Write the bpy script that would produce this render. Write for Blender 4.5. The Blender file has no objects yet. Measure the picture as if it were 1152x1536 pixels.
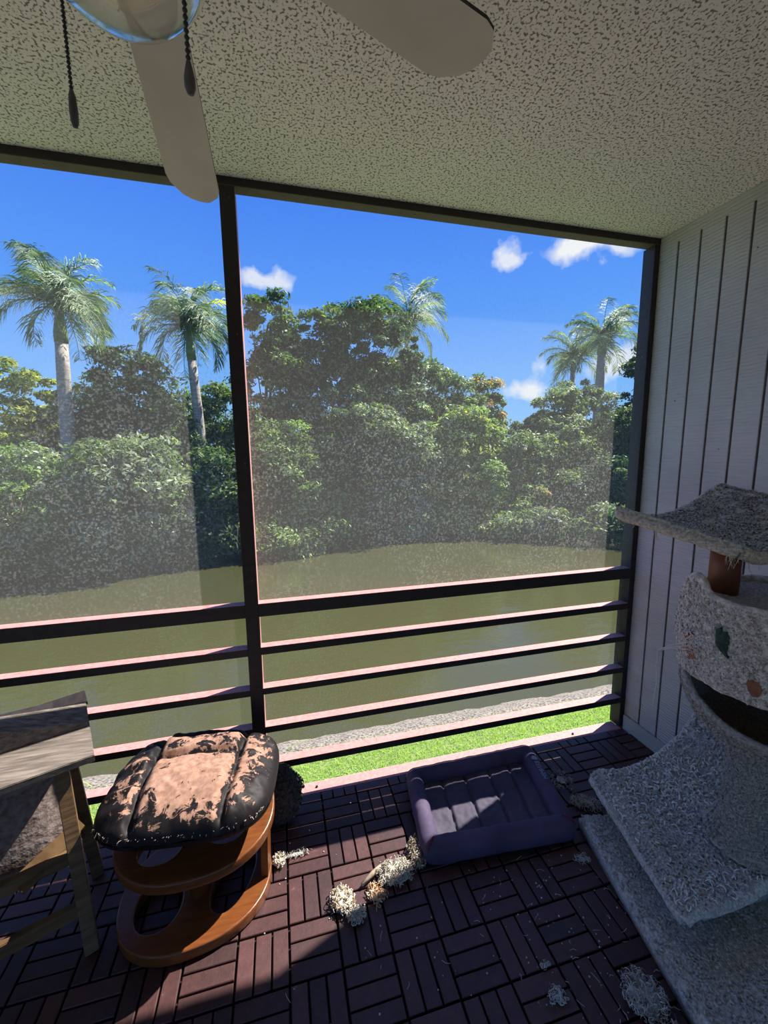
import bpy, bmesh, math, random
import numpy as np
from mathutils import Vector, Matrix, noise

random.seed(7)
rng = np.random.default_rng(7)
PI = math.pi
scene = bpy.context.scene
COL = scene.collection

# ------------------------------------------------------------------ camera
cam_data = bpy.data.cameras.new('camera')
cam = bpy.data.objects.new('camera', cam_data)
COL.objects.link(cam)
cam_data.sensor_fit = 'HORIZONTAL'
cam_data.sensor_width = 36.0
cam_data.lens = 615.296 / 1152 * 36
cam_data.clip_start = 0.02
cam_data.clip_end = 2000
right = Vector((0.96885, -0.24738, -0.01153))
up = Vector((0.04633, 0.13532, 0.98972))
fwd = Vector((0.24327, 0.95942, -0.14257))
m = Matrix.Identity(4)
for i in range(3):
    m[i][0] = right[i]; m[i][1] = up[i]; m[i][2] = -fwd[i]
m[0][3], m[1][3], m[2][3] = -1.75966, -1.67009, 1.49315
cam.matrix_world = m
scene.camera = cam

# ------------------------------------------------------------------ light
scene.view_settings.view_transform = 'Standard'
scene.view_settings.look = 'None'
scene.view_settings.exposure = 0.0
scene.view_settings.gamma = 1.0
scene.view_settings.use_curve_mapping = False

SUN_TRAVEL = Vector((-0.80, -0.31, -1.0)).normalized()
sd = bpy.data.lights.new('sun', 'SUN')
sd.energy = 13.0
sd.angle = math.radians(0.53)
sd.color = (1.0, 0.96, 0.89)
sun = bpy.data.objects.new('sun', sd)
COL.objects.link(sun)
sun.location = (20, 10, 25)
sun.rotation_euler = SUN_TRAVEL.to_track_quat('-Z', 'Y').to_euler()

world = bpy.data.worlds.new('world')
scene.world = world
world.use_nodes = True
wn, wl = world.node_tree.nodes, world.node_tree.links
wn.clear()
w_out = wn.new('ShaderNodeOutputWorld')
w_bg = wn.new('ShaderNodeBackground')
w_bg.inputs['Strength'].default_value = 1.0
wl.new(w_bg.outputs[0], w_out.inputs[0])
w_tc = wn.new('ShaderNodeTexCoord')
w_sep = wn.new('ShaderNodeSeparateXYZ')
wl.new(w_tc.outputs['Generated'], w_sep.inputs[0])
w_ramp = wn.new('ShaderNodeValToRGB')
els = w_ramp.color_ramp.elements
els[0].position = 0.5; els[0].color = (0.36, 0.66, 1.05, 1)
els[1].position = 1.0; els[1].color = (0.035, 0.13, 0.55, 1)
for pos, c in ((0.0, (0.36, 0.34, 0.29, 1)), (0.494, (0.40, 0.38, 0.33, 1)), (0.56, (0.24, 0.55, 1.05, 1)), (0.65, (0.12, 0.37, 1.03, 1)), (0.75, (0.062, 0.245, 0.95, 1))):
    e = els.new(pos); e.color = c
w_z = wn.new('ShaderNodeMath'); w_z.operation = 'MULTIPLY_ADD'; w_z.inputs[1].default_value = 0.5; w_z.inputs[2].default_value = 0.5
wl.new(w_sep.outputs['Z'], w_z.inputs[0]); wl.new(w_z.outputs[0], w_ramp.inputs[0])
# small white clouds at fixed compass directions
w_noise = wn.new('ShaderNodeTexNoise')
w_noise.inputs['Scale'].default_value = 14
w_noise.inputs['Detail'].default_value = 7
wl.new(w_tc.outputs['Generated'], w_noise.inputs['Vector'])
w_nsub = wn.new('ShaderNodeVectorMath'); w_nsub.operation = 'SUBTRACT'
wl.new(w_noise.outputs['Color'], w_nsub.inputs[0]); w_nsub.inputs[1].default_value = (0.5, 0.5, 0.5)
w_nsc = wn.new('ShaderNodeVectorMath'); w_nsc.operation = 'SCALE'
wl.new(w_nsub.outputs[0], w_nsc.inputs[0]); w_nsc.inputs['Scale'].default_value = 0.13
w_dir = wn.new('ShaderNodeVectorMath'); w_dir.operation = 'ADD'
wl.new(w_tc.outputs['Generated'], w_dir.inputs[0]); wl.new(w_nsc.outputs[0], w_dir.inputs[1])
clouds = [((0.5634, 0.7297, 0.3874), (0.070, 0.030), 1.0), ((0.625, 0.69, 0.375), (0.05, 0.02), .8),
          ((0.4623, 0.7979, 0.3868), (0.028, 0.03), .85), ((-0.0065, 0.9348, 0.3552), (0.055, 0.027), .8),
          ((0.5394, 0.8301, 0.1414), (0.05, 0.035), .9), ((0.6661, 0.7236, 0.1808), (0.06, 0.03), .8),
          ((0.30, 0.93, 0.16), (0.07, 0.04), .9), ((-0.75, 0.60, 0.20), (0.2, 0.06), .9), ((0.9, 0.2, 0.3), (0.2, 0.1), .9)]
mask = None
for c, (rw, rh), a in clouds:
    d = wn.new('ShaderNodeVectorMath'); d.operation = 'SUBTRACT'
    wl.new(w_dir.outputs[0], d.inputs[0]); d.inputs[1].default_value = c
    s = wn.new('ShaderNodeVectorMath'); s.operation = 'MULTIPLY'
    wl.new(d.outputs[0], s.inputs[0]); s.inputs[1].default_value = (1 / rw, 1 / rw, 1 / rh)
    ln = wn.new('ShaderNodeVectorMath'); ln.operation = 'LENGTH'
    wl.new(s.outputs[0], ln.inputs[0])
    mr = wn.new('ShaderNodeMapRange')
    mr.inputs['From Min'].default_value = 1.15; mr.inputs['From Max'].default_value = 0.45
    mr.inputs['To Min'].default_value = 0; mr.inputs['To Max'].default_value = a
    wl.new(ln.outputs['Value'], mr.inputs['Value'])
    if mask is None:
        mask = mr.outputs[0]
    else:
        mx = wn.new('ShaderNodeMath'); mx.operation = 'MAXIMUM'
        wl.new(mask, mx.inputs[0]); wl.new(mr.outputs[0], mx.inputs[1]); mask = mx.outputs[0]
w_mix = wn.new('ShaderNodeMix'); w_mix.data_type = 'RGBA'
wl.new(mask, w_mix.inputs[0]); wl.new(w_ramp.outputs[0], w_mix.inputs[6])
w_mix.inputs[7].default_value = (0.95, 0.98, 1.0, 1)
wl.new(w_mix.outputs[2], w_bg.inputs['Color'])

# ------------------------------------------------------------------ materials
def nodes_of(name):
    mt = bpy.data.materials.new(name)
    mt.use_nodes = True
    nt = mt.node_tree
    return mt, nt, nt.nodes['Principled BSDF']

def N(nt, kind, **kw):
    n = nt.nodes.new('ShaderNode' + kind)
    for k, v in kw.items():
        if k in n.inputs.keys():
            n.inputs[k].default_value = v
        else:
            setattr(n, k, v)
    return n

def ramp(nt, src, stops):
    r = N(nt, 'ValToRGB')
    e = r.color_ramp.elements
    while len(e) > len(stops): e.remove(e[-1])
    while len(e) < len(stops): e.new(0.5)
    for k, (p, c) in enumerate(stops):
        e[k].position = p; e[k].color = (*c, 1) if len(c) == 3 else c
    nt.links.new(src, r.inputs[0])
    return r

def coords(nt, scale=(1, 1, 1), rot=(0, 0, 0)):
    tc = N(nt, 'TexCoord'); mp = N(nt, 'Mapping')
    mp.inputs['Scale'].default_value = scale; mp.inputs['Rotation'].default_value = rot
    nt.links.new(tc.outputs['Object'], mp.inputs[0])
    return mp.outputs[0]

def bump(nt, bsdf, src, strength, dist=0.01):
    b = N(nt, 'Bump'); b.inputs['Strength'].default_value = strength; b.inputs['Distance'].default_value = dist
    nt.links.new(src, b.inputs['Height']); nt.links.new(b.outputs[0], bsdf.inputs['Normal'])

def simple(name, c1, c2=None, rough=0.7, scale=20, stretch=(1, 1, 1), bmp=0.0, detail=4, metal=0.0, island=0.0, spec=0.5, lo=0.35, hi=0.65, bdist=0.01):
    mt, nt, b = nodes_of(name)
    b.inputs['Roughness'].default_value = rough; b.inputs['Metallic'].default_value = metal
    b.inputs['Specular IOR Level'].default_value = spec
    if c2 is None: c2 = tuple(x * 0.85 for x in c1)
    n = N(nt, 'TexNoise', Scale=scale, Detail=detail)
    nt.links.new(coords(nt, stretch), n.inputs['Vector'])
    r = ramp(nt, n.outputs['Fac'], [(lo, c1), (hi, c2)])
    out = r.outputs[0]
    if island:
        g = N(nt, 'NewGeometry')
        mr = N(nt, 'MapRange'); mr.inputs['To Min'].default_value = 1 - island; mr.inputs['To Max'].default_value = 1 + island
        nt.links.new(g.outputs['Random Per Island'], mr.inputs['Value'])
        v = N(nt, 'VectorMath', operation='SCALE')
        nt.links.new(out, v.inputs[0]); nt.links.new(mr.outputs[0], v.inputs['Scale'])
        out = v.outputs[0]
    nt.links.new(out, b.inputs['Base Color'])
    if bmp: bump(nt, b, n.outputs['Fac'], bmp, bdist)
    return mt

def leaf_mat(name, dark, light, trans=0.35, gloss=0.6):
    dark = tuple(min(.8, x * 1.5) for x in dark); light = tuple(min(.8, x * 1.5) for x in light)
    mt, nt, b = nodes_of(name)
    g = N(nt, 'NewGeometry')
    r = ramp(nt, g.outputs['Random Per Island'], [(0.0, dark), (0.7, tuple((a + c) / 2 for a, c in zip(dark, light))), (1.0, light)])
    nt.links.new(r.outputs[0], b.inputs['Base Color'])
    b.inputs['Roughness'].default_value = gloss
    tr = N(nt, 'BsdfTranslucent')
    v = N(nt, 'VectorMath', operation='MULTIPLY'); v.inputs[1].default_value = (1.3, 1.5, 0.6)
    nt.links.new(r.outputs[0], v.inputs[0]); nt.links.new(v.outputs[0], tr.inputs['Color'])
    mx = N(nt, 'MixShader'); mx.inputs[0].default_value = trans
    nt.links.new(b.outputs[0], mx.inputs[1]); nt.links.new(tr.outputs[0], mx.inputs[2])
    nt.links.new(mx.outputs[0], nt.nodes['Material Output'].inputs['Surface'])
    return mt

M = {}
# knock-down ceiling texture: pale splotches over pits whose shade is painted grey
def ceiling_mat():
    mt, nt, b = nodes_of('textured_ceiling')
    b.inputs['Roughness'].default_value = 0.95
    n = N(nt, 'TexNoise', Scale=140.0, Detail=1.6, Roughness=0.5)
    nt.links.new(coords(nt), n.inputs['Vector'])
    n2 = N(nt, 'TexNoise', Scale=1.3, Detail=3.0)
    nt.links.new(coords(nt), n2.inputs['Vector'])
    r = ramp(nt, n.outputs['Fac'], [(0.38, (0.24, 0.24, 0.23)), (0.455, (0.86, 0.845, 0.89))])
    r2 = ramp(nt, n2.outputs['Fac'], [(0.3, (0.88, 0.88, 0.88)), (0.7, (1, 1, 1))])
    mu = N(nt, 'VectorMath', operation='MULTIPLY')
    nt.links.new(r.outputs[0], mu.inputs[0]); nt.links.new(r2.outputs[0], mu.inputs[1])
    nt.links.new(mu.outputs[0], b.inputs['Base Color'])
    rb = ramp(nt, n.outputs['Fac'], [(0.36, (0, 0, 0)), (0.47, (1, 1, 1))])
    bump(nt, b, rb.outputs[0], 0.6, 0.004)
    return mt
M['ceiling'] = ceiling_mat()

def siding_mat():
    mt, nt, b = nodes_of('painted_siding')
    b.inputs['Roughness'].default_value = 0.75
    n = N(nt, 'TexNoise', Scale=9.0, Detail=6.0)
    nt.links.new(coords(nt, (1, 1, 14)), n.inputs['Vector'])
    n2 = N(nt, 'TexNoise', Scale=2.2, Detail=3.0)
    nt.links.new(coords(nt), n2.inputs['Vector'])
    r = ramp(nt, n2.outputs['Fac'], [(0.35, (0.42, 0.445, 0.465)), (0.65, (0.52, 0.545, 0.565))])
    nt.links.new(r.outputs[0], b.inputs['Base Color'])
    w = N(nt, 'TexWave', Scale=22.0, Distortion=3.5, Detail=3.0)
    w.bands_direction = 'Z'
    w.inputs['Detail Scale'].default_value = 1.2
    nt.links.new(coords(nt), w.inputs['Vector'])
    ad = N(nt, 'Math', operation='ADD')
    nt.links.new(n.outputs['Fac'], ad.inputs[0])
    ms = N(nt, 'Math', operation='MULTIPLY'); ms.inputs[1].default_value = 0.5
    nt.links.new(w.outputs['Fac'], ms.inputs[0]); nt.links.new(ms.outputs[0], ad.inputs[1])
    bump(nt, b, ad.outputs[0], 0.8, 0.005)
    return mt
M['siding'] = siding_mat()
M['groove'] = simple('siding_groove', (0.07, 0.05, 0.045), (0.12, 0.10, 0.09), 0.9)
M['baseboard'] = simple('baseboard_paint', (0.38, 0.42, 0.42), (0.46, 0.50, 0.49), 0.6, 12)
M['frame'] = simple('brown_frame_paint', (0.016, 0.011, 0.011), (0.028, 0.019, 0.018), 0.55, 40, bmp=0.1)
M['pale_red'] = simple('pale_red_brown_paint', (0.46, 0.185, 0.17), (0.55, 0.25, 0.23), 0.6, 60, bmp=0.1)  # paler red-brown for rail tops, sill and mullion edge
M['bronze'] = simple('bronze_header_paint', (0.075, 0.06, 0.055), (0.10, 0.082, 0.075), 0.6, 30)
M['screw'] = simple('dull_metal', (0.25, 0.24, 0.23), None, 0.45, 50, metal=0.8)
M['plaster'] = simple('pale_wall_paint', (0.66, 0.66, 0.64), (0.72, 0.72, 0.70), 0.85, 5)
M['slab'] = simple('concrete', (0.30, 0.29, 0.27), (0.42, 0.40, 0.37), 0.9, 15, bmp=0.2)

def deck_mat():
    mt, nt, b = nodes_of('stained_deck_wood')
    g = N(nt, 'NewGeometry')
    base = ramp(nt, g.outputs['Random Per Island'], [(0, (0.038, 0.015, 0.0145)), (0.5, (0.056, 0.020, 0.019)), (1, (0.080, 0.031, 0.029))])
    # worn pale scratches and dust
    n = N(nt, 'TexNoise', Scale=38.0, Detail=8.0, Roughness=0.75)
    nt.links.new(coords(nt), n.inputs['Vector'])
    r = ramp(nt, n.outputs['Fac'], [(0.30, (0.65, 0.65, 0.65)), (0.62, (1.25, 1.2, 1.2)), (0.70, (2.6, 2.7, 2.8))])
    mu = N(nt, 'VectorMath', operation='MULTIPLY')
    nt.links.new(base.outputs[0], mu.inputs[0]); nt.links.new(r.outputs[0], mu.inputs[1])
    nt.links.new(mu.outputs[0], b.inputs['Base Color'])
    b.inputs['Roughness'].default_value = 0.5
    b.inputs['Specular IOR Level'].default_value = 0.55
    bump(nt, b, n.outputs['Fac'], 0.35, 0.003)
    return mt
M['deck'] = deck_mat()
M['black'] = simple('dark_gap', (0.008, 0.008, 0.009), None, 0.9)

def screen_mat(name, hi):
    mt, nt, b = nodes_of(name)
    b.inputs['Base Color'].default_value = (0.40, 0.39, 0.36, 1)
    b.inputs['Roughness'].default_value = 0.8
    tr = N(nt, 'BsdfTransparent')
    tl = N(nt, 'BsdfTranslucent'); tl.inputs['Color'].default_value = (0.74, 0.70, 0.64, 1)
    df = N(nt, 'BsdfDiffuse'); df.inputs['Color'].default_value = (0.11, 0.11, 0.11, 1)
    th = N(nt, 'MixShader'); th.inputs[0].default_value = 0.62
    nt.links.new(df.outputs[0], th.inputs[1]); nt.links.new(tl.outputs[0], th.inputs[2])
    # dust patches raise the coverage of the mesh
    n = N(nt, 'TexNoise', Scale=130.0, Detail=2.0)
    nt.links.new(coords(nt), n.inputs['Vector'])
    big = N(nt, 'TexNoise', Scale=1.6, Detail=3.0)
    nt.links.new(coords(nt), big.inputs['Vector'])
    r1 = ramp(nt, n.outputs['Fac'], [(0.50, (0, 0, 0)), (0.68, (1, 1, 1))])
    r2 = ramp(nt, big.outputs['Fac'], [(0.40, (0.25, 0.25, 0.25)), (0.62, (1, 1, 1))])
    mu = N(nt, 'Math', operation='MULTIPLY')
    nt.links.new(r1.outputs[0], mu.inputs[0]); nt.links.new(r2.outputs[0], mu.inputs[1])
    # the mesh is cleaner towards the top
    tcz = N(nt, 'SeparateXYZ'); nt.links.new(coords(nt), tcz.inputs[0])
    zr = N(nt, 'MapRange'); zr.inputs['From Min'].default_value = 2.2; zr.inputs['From Max'].default_value = 1.3
    zr.inputs['To Min'].default_value = 0.10; zr.inputs['To Max'].default_value = 1.0
    nt.links.new(tcz.outputs['Z'], zr.inputs['Value'])
    dz = N(nt, 'Math', operation='MULTIPLY')
    nt.links.new(mu.outputs[0], dz.inputs[0]); nt.links.new(zr.outputs[0], dz.inputs[1])
    zb = N(nt, 'Math', operation='MULTIPLY_ADD'); zb.inputs[1].default_value = 0.25
    nt.links.new(zr.outputs[0], zb.inputs[0]); nt.links.new(dz.outputs[0], zb.inputs[2])
    mr = N(nt, 'MapRange'); mr.inputs['To Min'].default_value = 0.075 if hi > .3 else 0.03; mr.inputs['To Max'].default_value = hi
    nt.links.new(zb.outputs[0], mr.inputs['Value'])
    mx = N(nt, 'MixShader')
    nt.links.new(mr.outputs[0], mx.inputs[0]); nt.links.new(tr.outputs[0], mx.inputs[1]); nt.links.new(th.outputs[0], mx.inputs[2])
    nt.links.new(mx.outputs[0], nt.nodes['Material Output'].inputs['Surface'])
    return mt
M['screen'] = screen_mat('dusty_insect_screen', 0.43)
M['screen_low'] = screen_mat('cleaner_insect_screen', 0.13)

def water_mat():
    mt, nt, b = nodes_of('murky_canal_water')
    b.inputs['Base Color'].default_value = (0.052, 0.053, 0.019, 1)
    b.inputs['Roughness'].default_value = 0.09
    b.inputs['IOR'].default_value = 1.33; b.inputs['Specular IOR Level'].default_value = 0.85
    n = N(nt, 'TexNoise', Scale=2.6, Detail=5.0)
    nt.links.new(coords(nt, (1.0, 1.6, 1)), n.inputs['Vector'])
    bump(nt, b, n.outputs['Fac'], 0.16, 0.08)
    return mt
M['water'] = water_mat()
M['lawn'] = simple('lawn_soil', (0.12, 0.17, 0.045), (0.18, 0.23, 0.06), 0.9, 9)
M['bank'] = simple('stony_bank', (0.055, 0.046, 0.038), (0.27, 0.235, 0.195), 0.95, 30, bmp=0.5, detail=8, lo=.38, hi=.58)
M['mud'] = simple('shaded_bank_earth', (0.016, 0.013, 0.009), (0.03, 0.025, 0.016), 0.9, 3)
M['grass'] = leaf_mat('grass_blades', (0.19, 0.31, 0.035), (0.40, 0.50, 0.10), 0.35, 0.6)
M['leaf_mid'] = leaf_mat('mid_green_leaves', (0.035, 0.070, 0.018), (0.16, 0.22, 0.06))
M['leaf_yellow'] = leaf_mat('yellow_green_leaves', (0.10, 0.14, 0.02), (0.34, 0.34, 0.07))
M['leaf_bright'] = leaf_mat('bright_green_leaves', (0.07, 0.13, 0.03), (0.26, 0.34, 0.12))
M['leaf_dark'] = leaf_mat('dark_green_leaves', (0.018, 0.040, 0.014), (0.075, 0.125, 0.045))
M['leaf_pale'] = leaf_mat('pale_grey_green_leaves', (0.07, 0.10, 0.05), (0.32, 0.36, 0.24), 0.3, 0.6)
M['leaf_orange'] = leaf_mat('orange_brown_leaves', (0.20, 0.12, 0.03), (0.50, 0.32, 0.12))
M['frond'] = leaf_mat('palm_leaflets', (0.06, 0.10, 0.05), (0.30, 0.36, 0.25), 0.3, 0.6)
M['frond_yellow'] = leaf_mat('yellow_palm_leaflets', (0.35, 0.36, 0.06), (0.55, 0.52, 0.12), 0.35, 0.4)
M['bark'] = simple('brown_bark', (0.07, 0.055, 0.04), (0.14, 0.115, 0.09), 0.9, 6, (1, 1, .4), 0.4)
M['palm_bark'] = simple('pale_palm_bark', (0.24, 0.21, 0.18), (0.42, 0.38, 0.33), 0.85, 3, (1, 1, 5), 0.3)
M['crownshaft'] = simple('green_crown_shaft', (0.10, 0.17, 0.05), (0.17, 0.24, 0.09), 0.5, 4)

# ------------------------------------------------------------------ mesh helpers
class MB:
    """Collects shapes into one mesh object."""
    def __init__(self): self.v = []; self.f = []; self.mi = []
    def add(self, verts, faces, mi=0):
        o = len(self.v)
        self.v += [tuple(x) for x in verts]
        self.f += [tuple(i + o for i in f) for f in faces]
        self.mi += [mi] * len(faces)
        return self
    def box(self, x0, x1, y0, y1, z0, z1, mi=0, top=None):
        v = [(x0, y0, z0), (x1, y0, z0), (x1, y1, z0), (x0, y1, z0), (x0, y0, z1), (x1, y0, z1), (x1, y1, z1), (x0, y1, z1)]
        self.add(v, [(0, 3, 2, 1), (0, 1, 5, 4), (1, 2, 6, 5), (2, 3, 7, 6), (3, 0, 4, 7)], mi)
        self.f.append(tuple(len(self.v) - 8 + i for i in (4, 5, 6, 7))); self.mi.append(mi if top is None else top)
        return self
    def prism(self, pts, thick_vec, mi=0):
        n = len(pts); t = Vector(thick_vec)
        v = [Vector(p) for p in pts] + [Vector(p) + t for p in pts]
        f = [tuple(range(n)), tuple(range(2 * n - 1, n - 1, -1))] + [(i, i + n, (i + 1) % n + n, (i + 1) % n) for i in range(n)]
        return self.add(v, f, mi)
    def beam(self, a, b, w, h, upv=(0, 0, 1), mi=0):
        a, b = Vector(a), Vector(b); d = (b - a).normalized()
        s = d.cross(Vector(upv)).normalized(); u = s.cross(d).normalized()
        v = []
        for p in (a, b):
            for sx, sy in ((-1, -1), (1, -1), (1, 1), (-1, 1)):
                v.append(p + s * (sx * w / 2) + u * (sy * h / 2))
        return self.add(v, [(0, 1, 2, 3), (7, 6, 5, 4), (0, 4, 5, 1), (1, 5, 6, 2), (2, 6, 7, 3), (3, 7, 4, 0)], mi)
    def tube(self, pts, rad, n=8, mi=0, caps=True):
        pts = [Vector(p) for p in pts]
        if not hasattr(rad, '__len__'): rad = [rad] * len(pts)
        v = []; f = []
        ref = Vector((0.31, 0.17, 0.93))
        for i, p in enumerate(pts):
            d = (pts[min(i + 1, len(pts) - 1)] - pts[max(i - 1, 0)]).normalized()
            r_ = ref if abs(d.dot(ref)) < 0.95 else Vector((1, 0, 0))
            s = d.cross(r_).normalized(); u = s.cross(d)
            for k in range(n):
                a = 2 * PI * k / n
                v.append(p + (s * math.cos(a) + u * math.sin(a)) * rad[i])
        for i in range(len(pts) - 1):
            for k in range(n):
                f.append((i * n + k, i * n + (k + 1) % n, (i + 1) * n + (k + 1) % n, (i + 1) * n + k))
        if caps:
            f.append(tuple(range(n))[::-1]); f.append(tuple(range((len(pts) - 1) * n, len(pts) * n)))
        return self.add(v, f, mi)
    def lathe(self, prof, c=(0, 0, 0), n=32, mi=0):
        v = []; f = []
        for r_, z in prof:
            for k in range(n):
                a = 2 * PI * k / n
                v.append((c[0] + r_ * math.cos(a), c[1] + r_ * math.sin(a), c[2] + z))
        for i in range(len(prof) - 1):
            for k in range(n):
                f.append((i * n + k, i * n + (k + 1) % n, (i + 1) * n + (k + 1) % n, (i + 1) * n + k))
        return self.add(v, f, mi)
    def build(self, name, mats, parent=None, smooth=False, bevel=0.0, seg=2):
        me = bpy.data.meshes.new(name)
        me.from_pydata(self.v, [], self.f)
        if not isinstance(mats, (list, tuple)): mats = [mats]
        for x in mats: me.materials.append(x)
        me.polygons.foreach_set('material_index', self.mi)
        if smooth: me.polygons.foreach_set('use_smooth', [True] * len(me.polygons))
        bm = bmesh.new(); bm.from_mesh(me)
        bmesh.ops.recalc_face_normals(bm, faces=bm.faces)
        if bevel:
            bmesh.ops.bevel(bm, geom=[e for e in bm.edges if len(e.link_faces) == 2 and e.calc_face_angle(0) > 0.6],
                            offset=bevel, segments=seg, affect='EDGES', clamp_overlap=True)
        bm.to_mesh(me); bm.free()
        return link(name, me, parent)

def link(name, me, parent=None):
    o = bpy.data.objects.new(name, me)
    COL.objects.link(o)
    if parent is not None:
        o.parent = parent
        if parent.type == 'EMPTY' or True:
            o.matrix_parent_inverse = Matrix.Identity(4)
            # world-space coordinates are stored relative to the thing's base
            wp = world_origin(parent)
            if me is not None: me.transform(Matrix.Translation(-wp))
    return o

def world_origin(o):
    p = Vector((0, 0, 0))
    while o is not None:
        p += o.location; o = o.parent
    return p

def tag(o, label=None, cat=None, group=None, kind=None):
    if label: o['label'] = label
    if cat: o['category'] = cat
    if group: o['group'] = group
    if kind: o['kind'] = kind
    return o

def thing(name, loc, label, cat, group=None):
    o = bpy.data.objects.new(name, None); COL.objects.link(o)
    o.location = loc; o.empty_display_size = 0.1
    return tag(o, label, cat, group)

def structure(o): o['kind'] = 'structure'; return o

def grid_mesh(fn, nu, nv, mb=None, mi=0, wrap_u=False):
    mb = mb or MB()
    v = [fn(i / (nu if wrap_u else nu - 1), j / (nv - 1)) for j in range(nv) for i in range(nu)]
    f = []
    for j in range(nv - 1):
        for i in range(nu if wrap_u else nu - 1):
            i2 = (i + 1) % nu
            f.append((j * nu + i, j * nu + i2, (j + 1) * nu + i2, (j + 1) * nu + i))
    return mb.add(v, f, mi)

def nz(p, s=1.0): return noise.noise(Vector(p) * s)

def tufts(mb, pts, nrm, n, size, mi, curl=1.0, seed=1):
    """Short looped carpet fibres standing on a surface given as point/normal samples."""
    r = random.Random(seed)
    for _ in range(n):
        k = r.randrange(len(pts))
        p = Vector(pts[k]); nn = Vector(nrm[k]).normalized()
        t = nn.cross(Vector((r.gauss(0, 1), r.gauss(0, 1), r.gauss(0, 1)))).normalized()
        s = size * r.uniform(0.5, 1.4)
        w = t.cross(nn) * s * 0.22
        a = p - nn * 0.002; b = p + nn * s * 0.55 + t * s * 0.35; c = p + nn * s * 0.5 * r.uniform(.2, 1) * curl + t * s * 1.0
        mb.add([a - w, a + w, b + w, b - w, c + w * .6, c - w * .6], [(0, 1, 2, 3), (3, 2, 4, 5)], mi)

# ------------------------------------------------------------------ room shell
H = 2.457
XL, YB = -4.3, -2.75
# floor: concrete slab, dark backing and the interlocking wooden deck tiles
mb = MB()
mb.box(XL, 0.0, YB, 0.048, -0.20, -0.022, 1)
mb.box(XL, 0.0, YB, -0.012, -0.022, -0.016, 2)
Q = 0.1524; GX, GY = -1.797, -0.0586
def slat(x0, x1, y0, y1):
    x0 = max(x0, XL); x1 = min(x1, -0.012); y1 = min(y1, -0.014)
    if x1 - x0 < 0.012 or y1 - y0 < 0.008: return
    t = random.uniform(-0.0006, 0.0006); c = 0.0018
    z0, z1 = -0.018, t
    v = [(x0, y0, z0), (x1, y0, z0), (x1, y1, z0), (x0, y1, z0), (x0, y0, z1 - c), (x1, y0, z1 - c), (x1, y1, z1 - c), (x0, y1, z1 - c),
         (x0 + c, y0 + c, z1), (x1 - c, y0 + c, z1), (x1 - c, y1 - c, z1), (x0 + c, y1 - c, z1)]
    mb.add(v, [(0, 1, 5, 4), (1, 2, 6, 5), (2, 3, 7, 6), (3, 0, 4, 7), (4, 5, 9, 8), (5, 6, 10, 9), (6, 7, 11, 10), (7, 4, 8, 11), (8, 9, 10, 11)], 0)
for i in range(-17, 12):
    for j in range(-1, 18):
        x0 = GX + i * Q; y1 = GY - j * Q; y0 = y1 - Q
        vert = (i + j) % 2 == 0
        if (i, j) in ((0, 0), (9, 1)): vert = False
        g = 0.0028; s = Q / 3
        big = 0.0012
        for k in range(3):
            if vert: slat(x0 + k * s + g, x0 + (k + 1) * s - g, y0 + g + big, y1 - g - big)
            elif j >= 0: slat(x0 + g + big, x0 + Q - g - big, y0 + k * s + g, y0 + (k + 1) * s - g)
            else: slat(x0 + g + big, x0 + Q - g - big, y0 + k * s + g, y0 + (k + 1) * s - g)
structure(mb.build('floor', [M['deck'], M['slab'], M['black']]))

# ceiling slab with its fascia edge
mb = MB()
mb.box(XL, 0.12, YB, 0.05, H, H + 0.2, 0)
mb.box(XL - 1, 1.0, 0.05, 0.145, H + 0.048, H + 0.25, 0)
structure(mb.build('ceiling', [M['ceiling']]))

# right wall: grooved siding boards over a backing
mb = MB()
mb.box(0.006, 0.12, YB, 0.048, -0.20, H, 1)
edges = [0.048]
y = -0.091
while y > YB: edges.append(y); y -= 0.1015
edges.append(YB)
for a, b_ in zip(edges[:-1], edges[1:]):
    g0 = 0.0 if a == 0.048 else 0.005
    mb.box(0.0, 0.007, b_ + 0.005, a - g0, -0.02, 2.405, 0)
mb.box(0.0, 0.007, YB, 0.048, 2.405, H, 0)
# nail heads and small knocks
for k in range(26):
    yy, zz = random.uniform(-1.6, -0.1), random.uniform(0.2, 2.35)
    mb.tube([(-0.0008, yy, zz), (0.001, yy, zz)], random.uniform(0.0018, 0.0035), 7, 1)
structure(mb.build('wall_right', [M['siding'], M['groove']]))
mb = MB()
mb.box(-0.013, 0.0, YB, -0.004, -0.015, 0.076)
structure(mb.build('baseboard_right', M['baseboard'], bevel=0.003))
# unseen walls; openings at upper left and lower back added to brighten the porch
mb = MB(); mb.box(XL - 0.06, XL, YB, 0.05, -0.2, 1.6); mb.box(XL - 0.06, XL, YB, 0.05, 2.38, H); mb.box(XL - 0.06, XL, -1.4, -1.34, 1.6, 2.38)
structure(mb.build('wall_left', M['plaster']))
mb = MB()
mb.box(XL, 0.12, YB - 0.12, YB, 1.15, H)
structure(mb.build('wall_back', M['plaster']))

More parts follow.
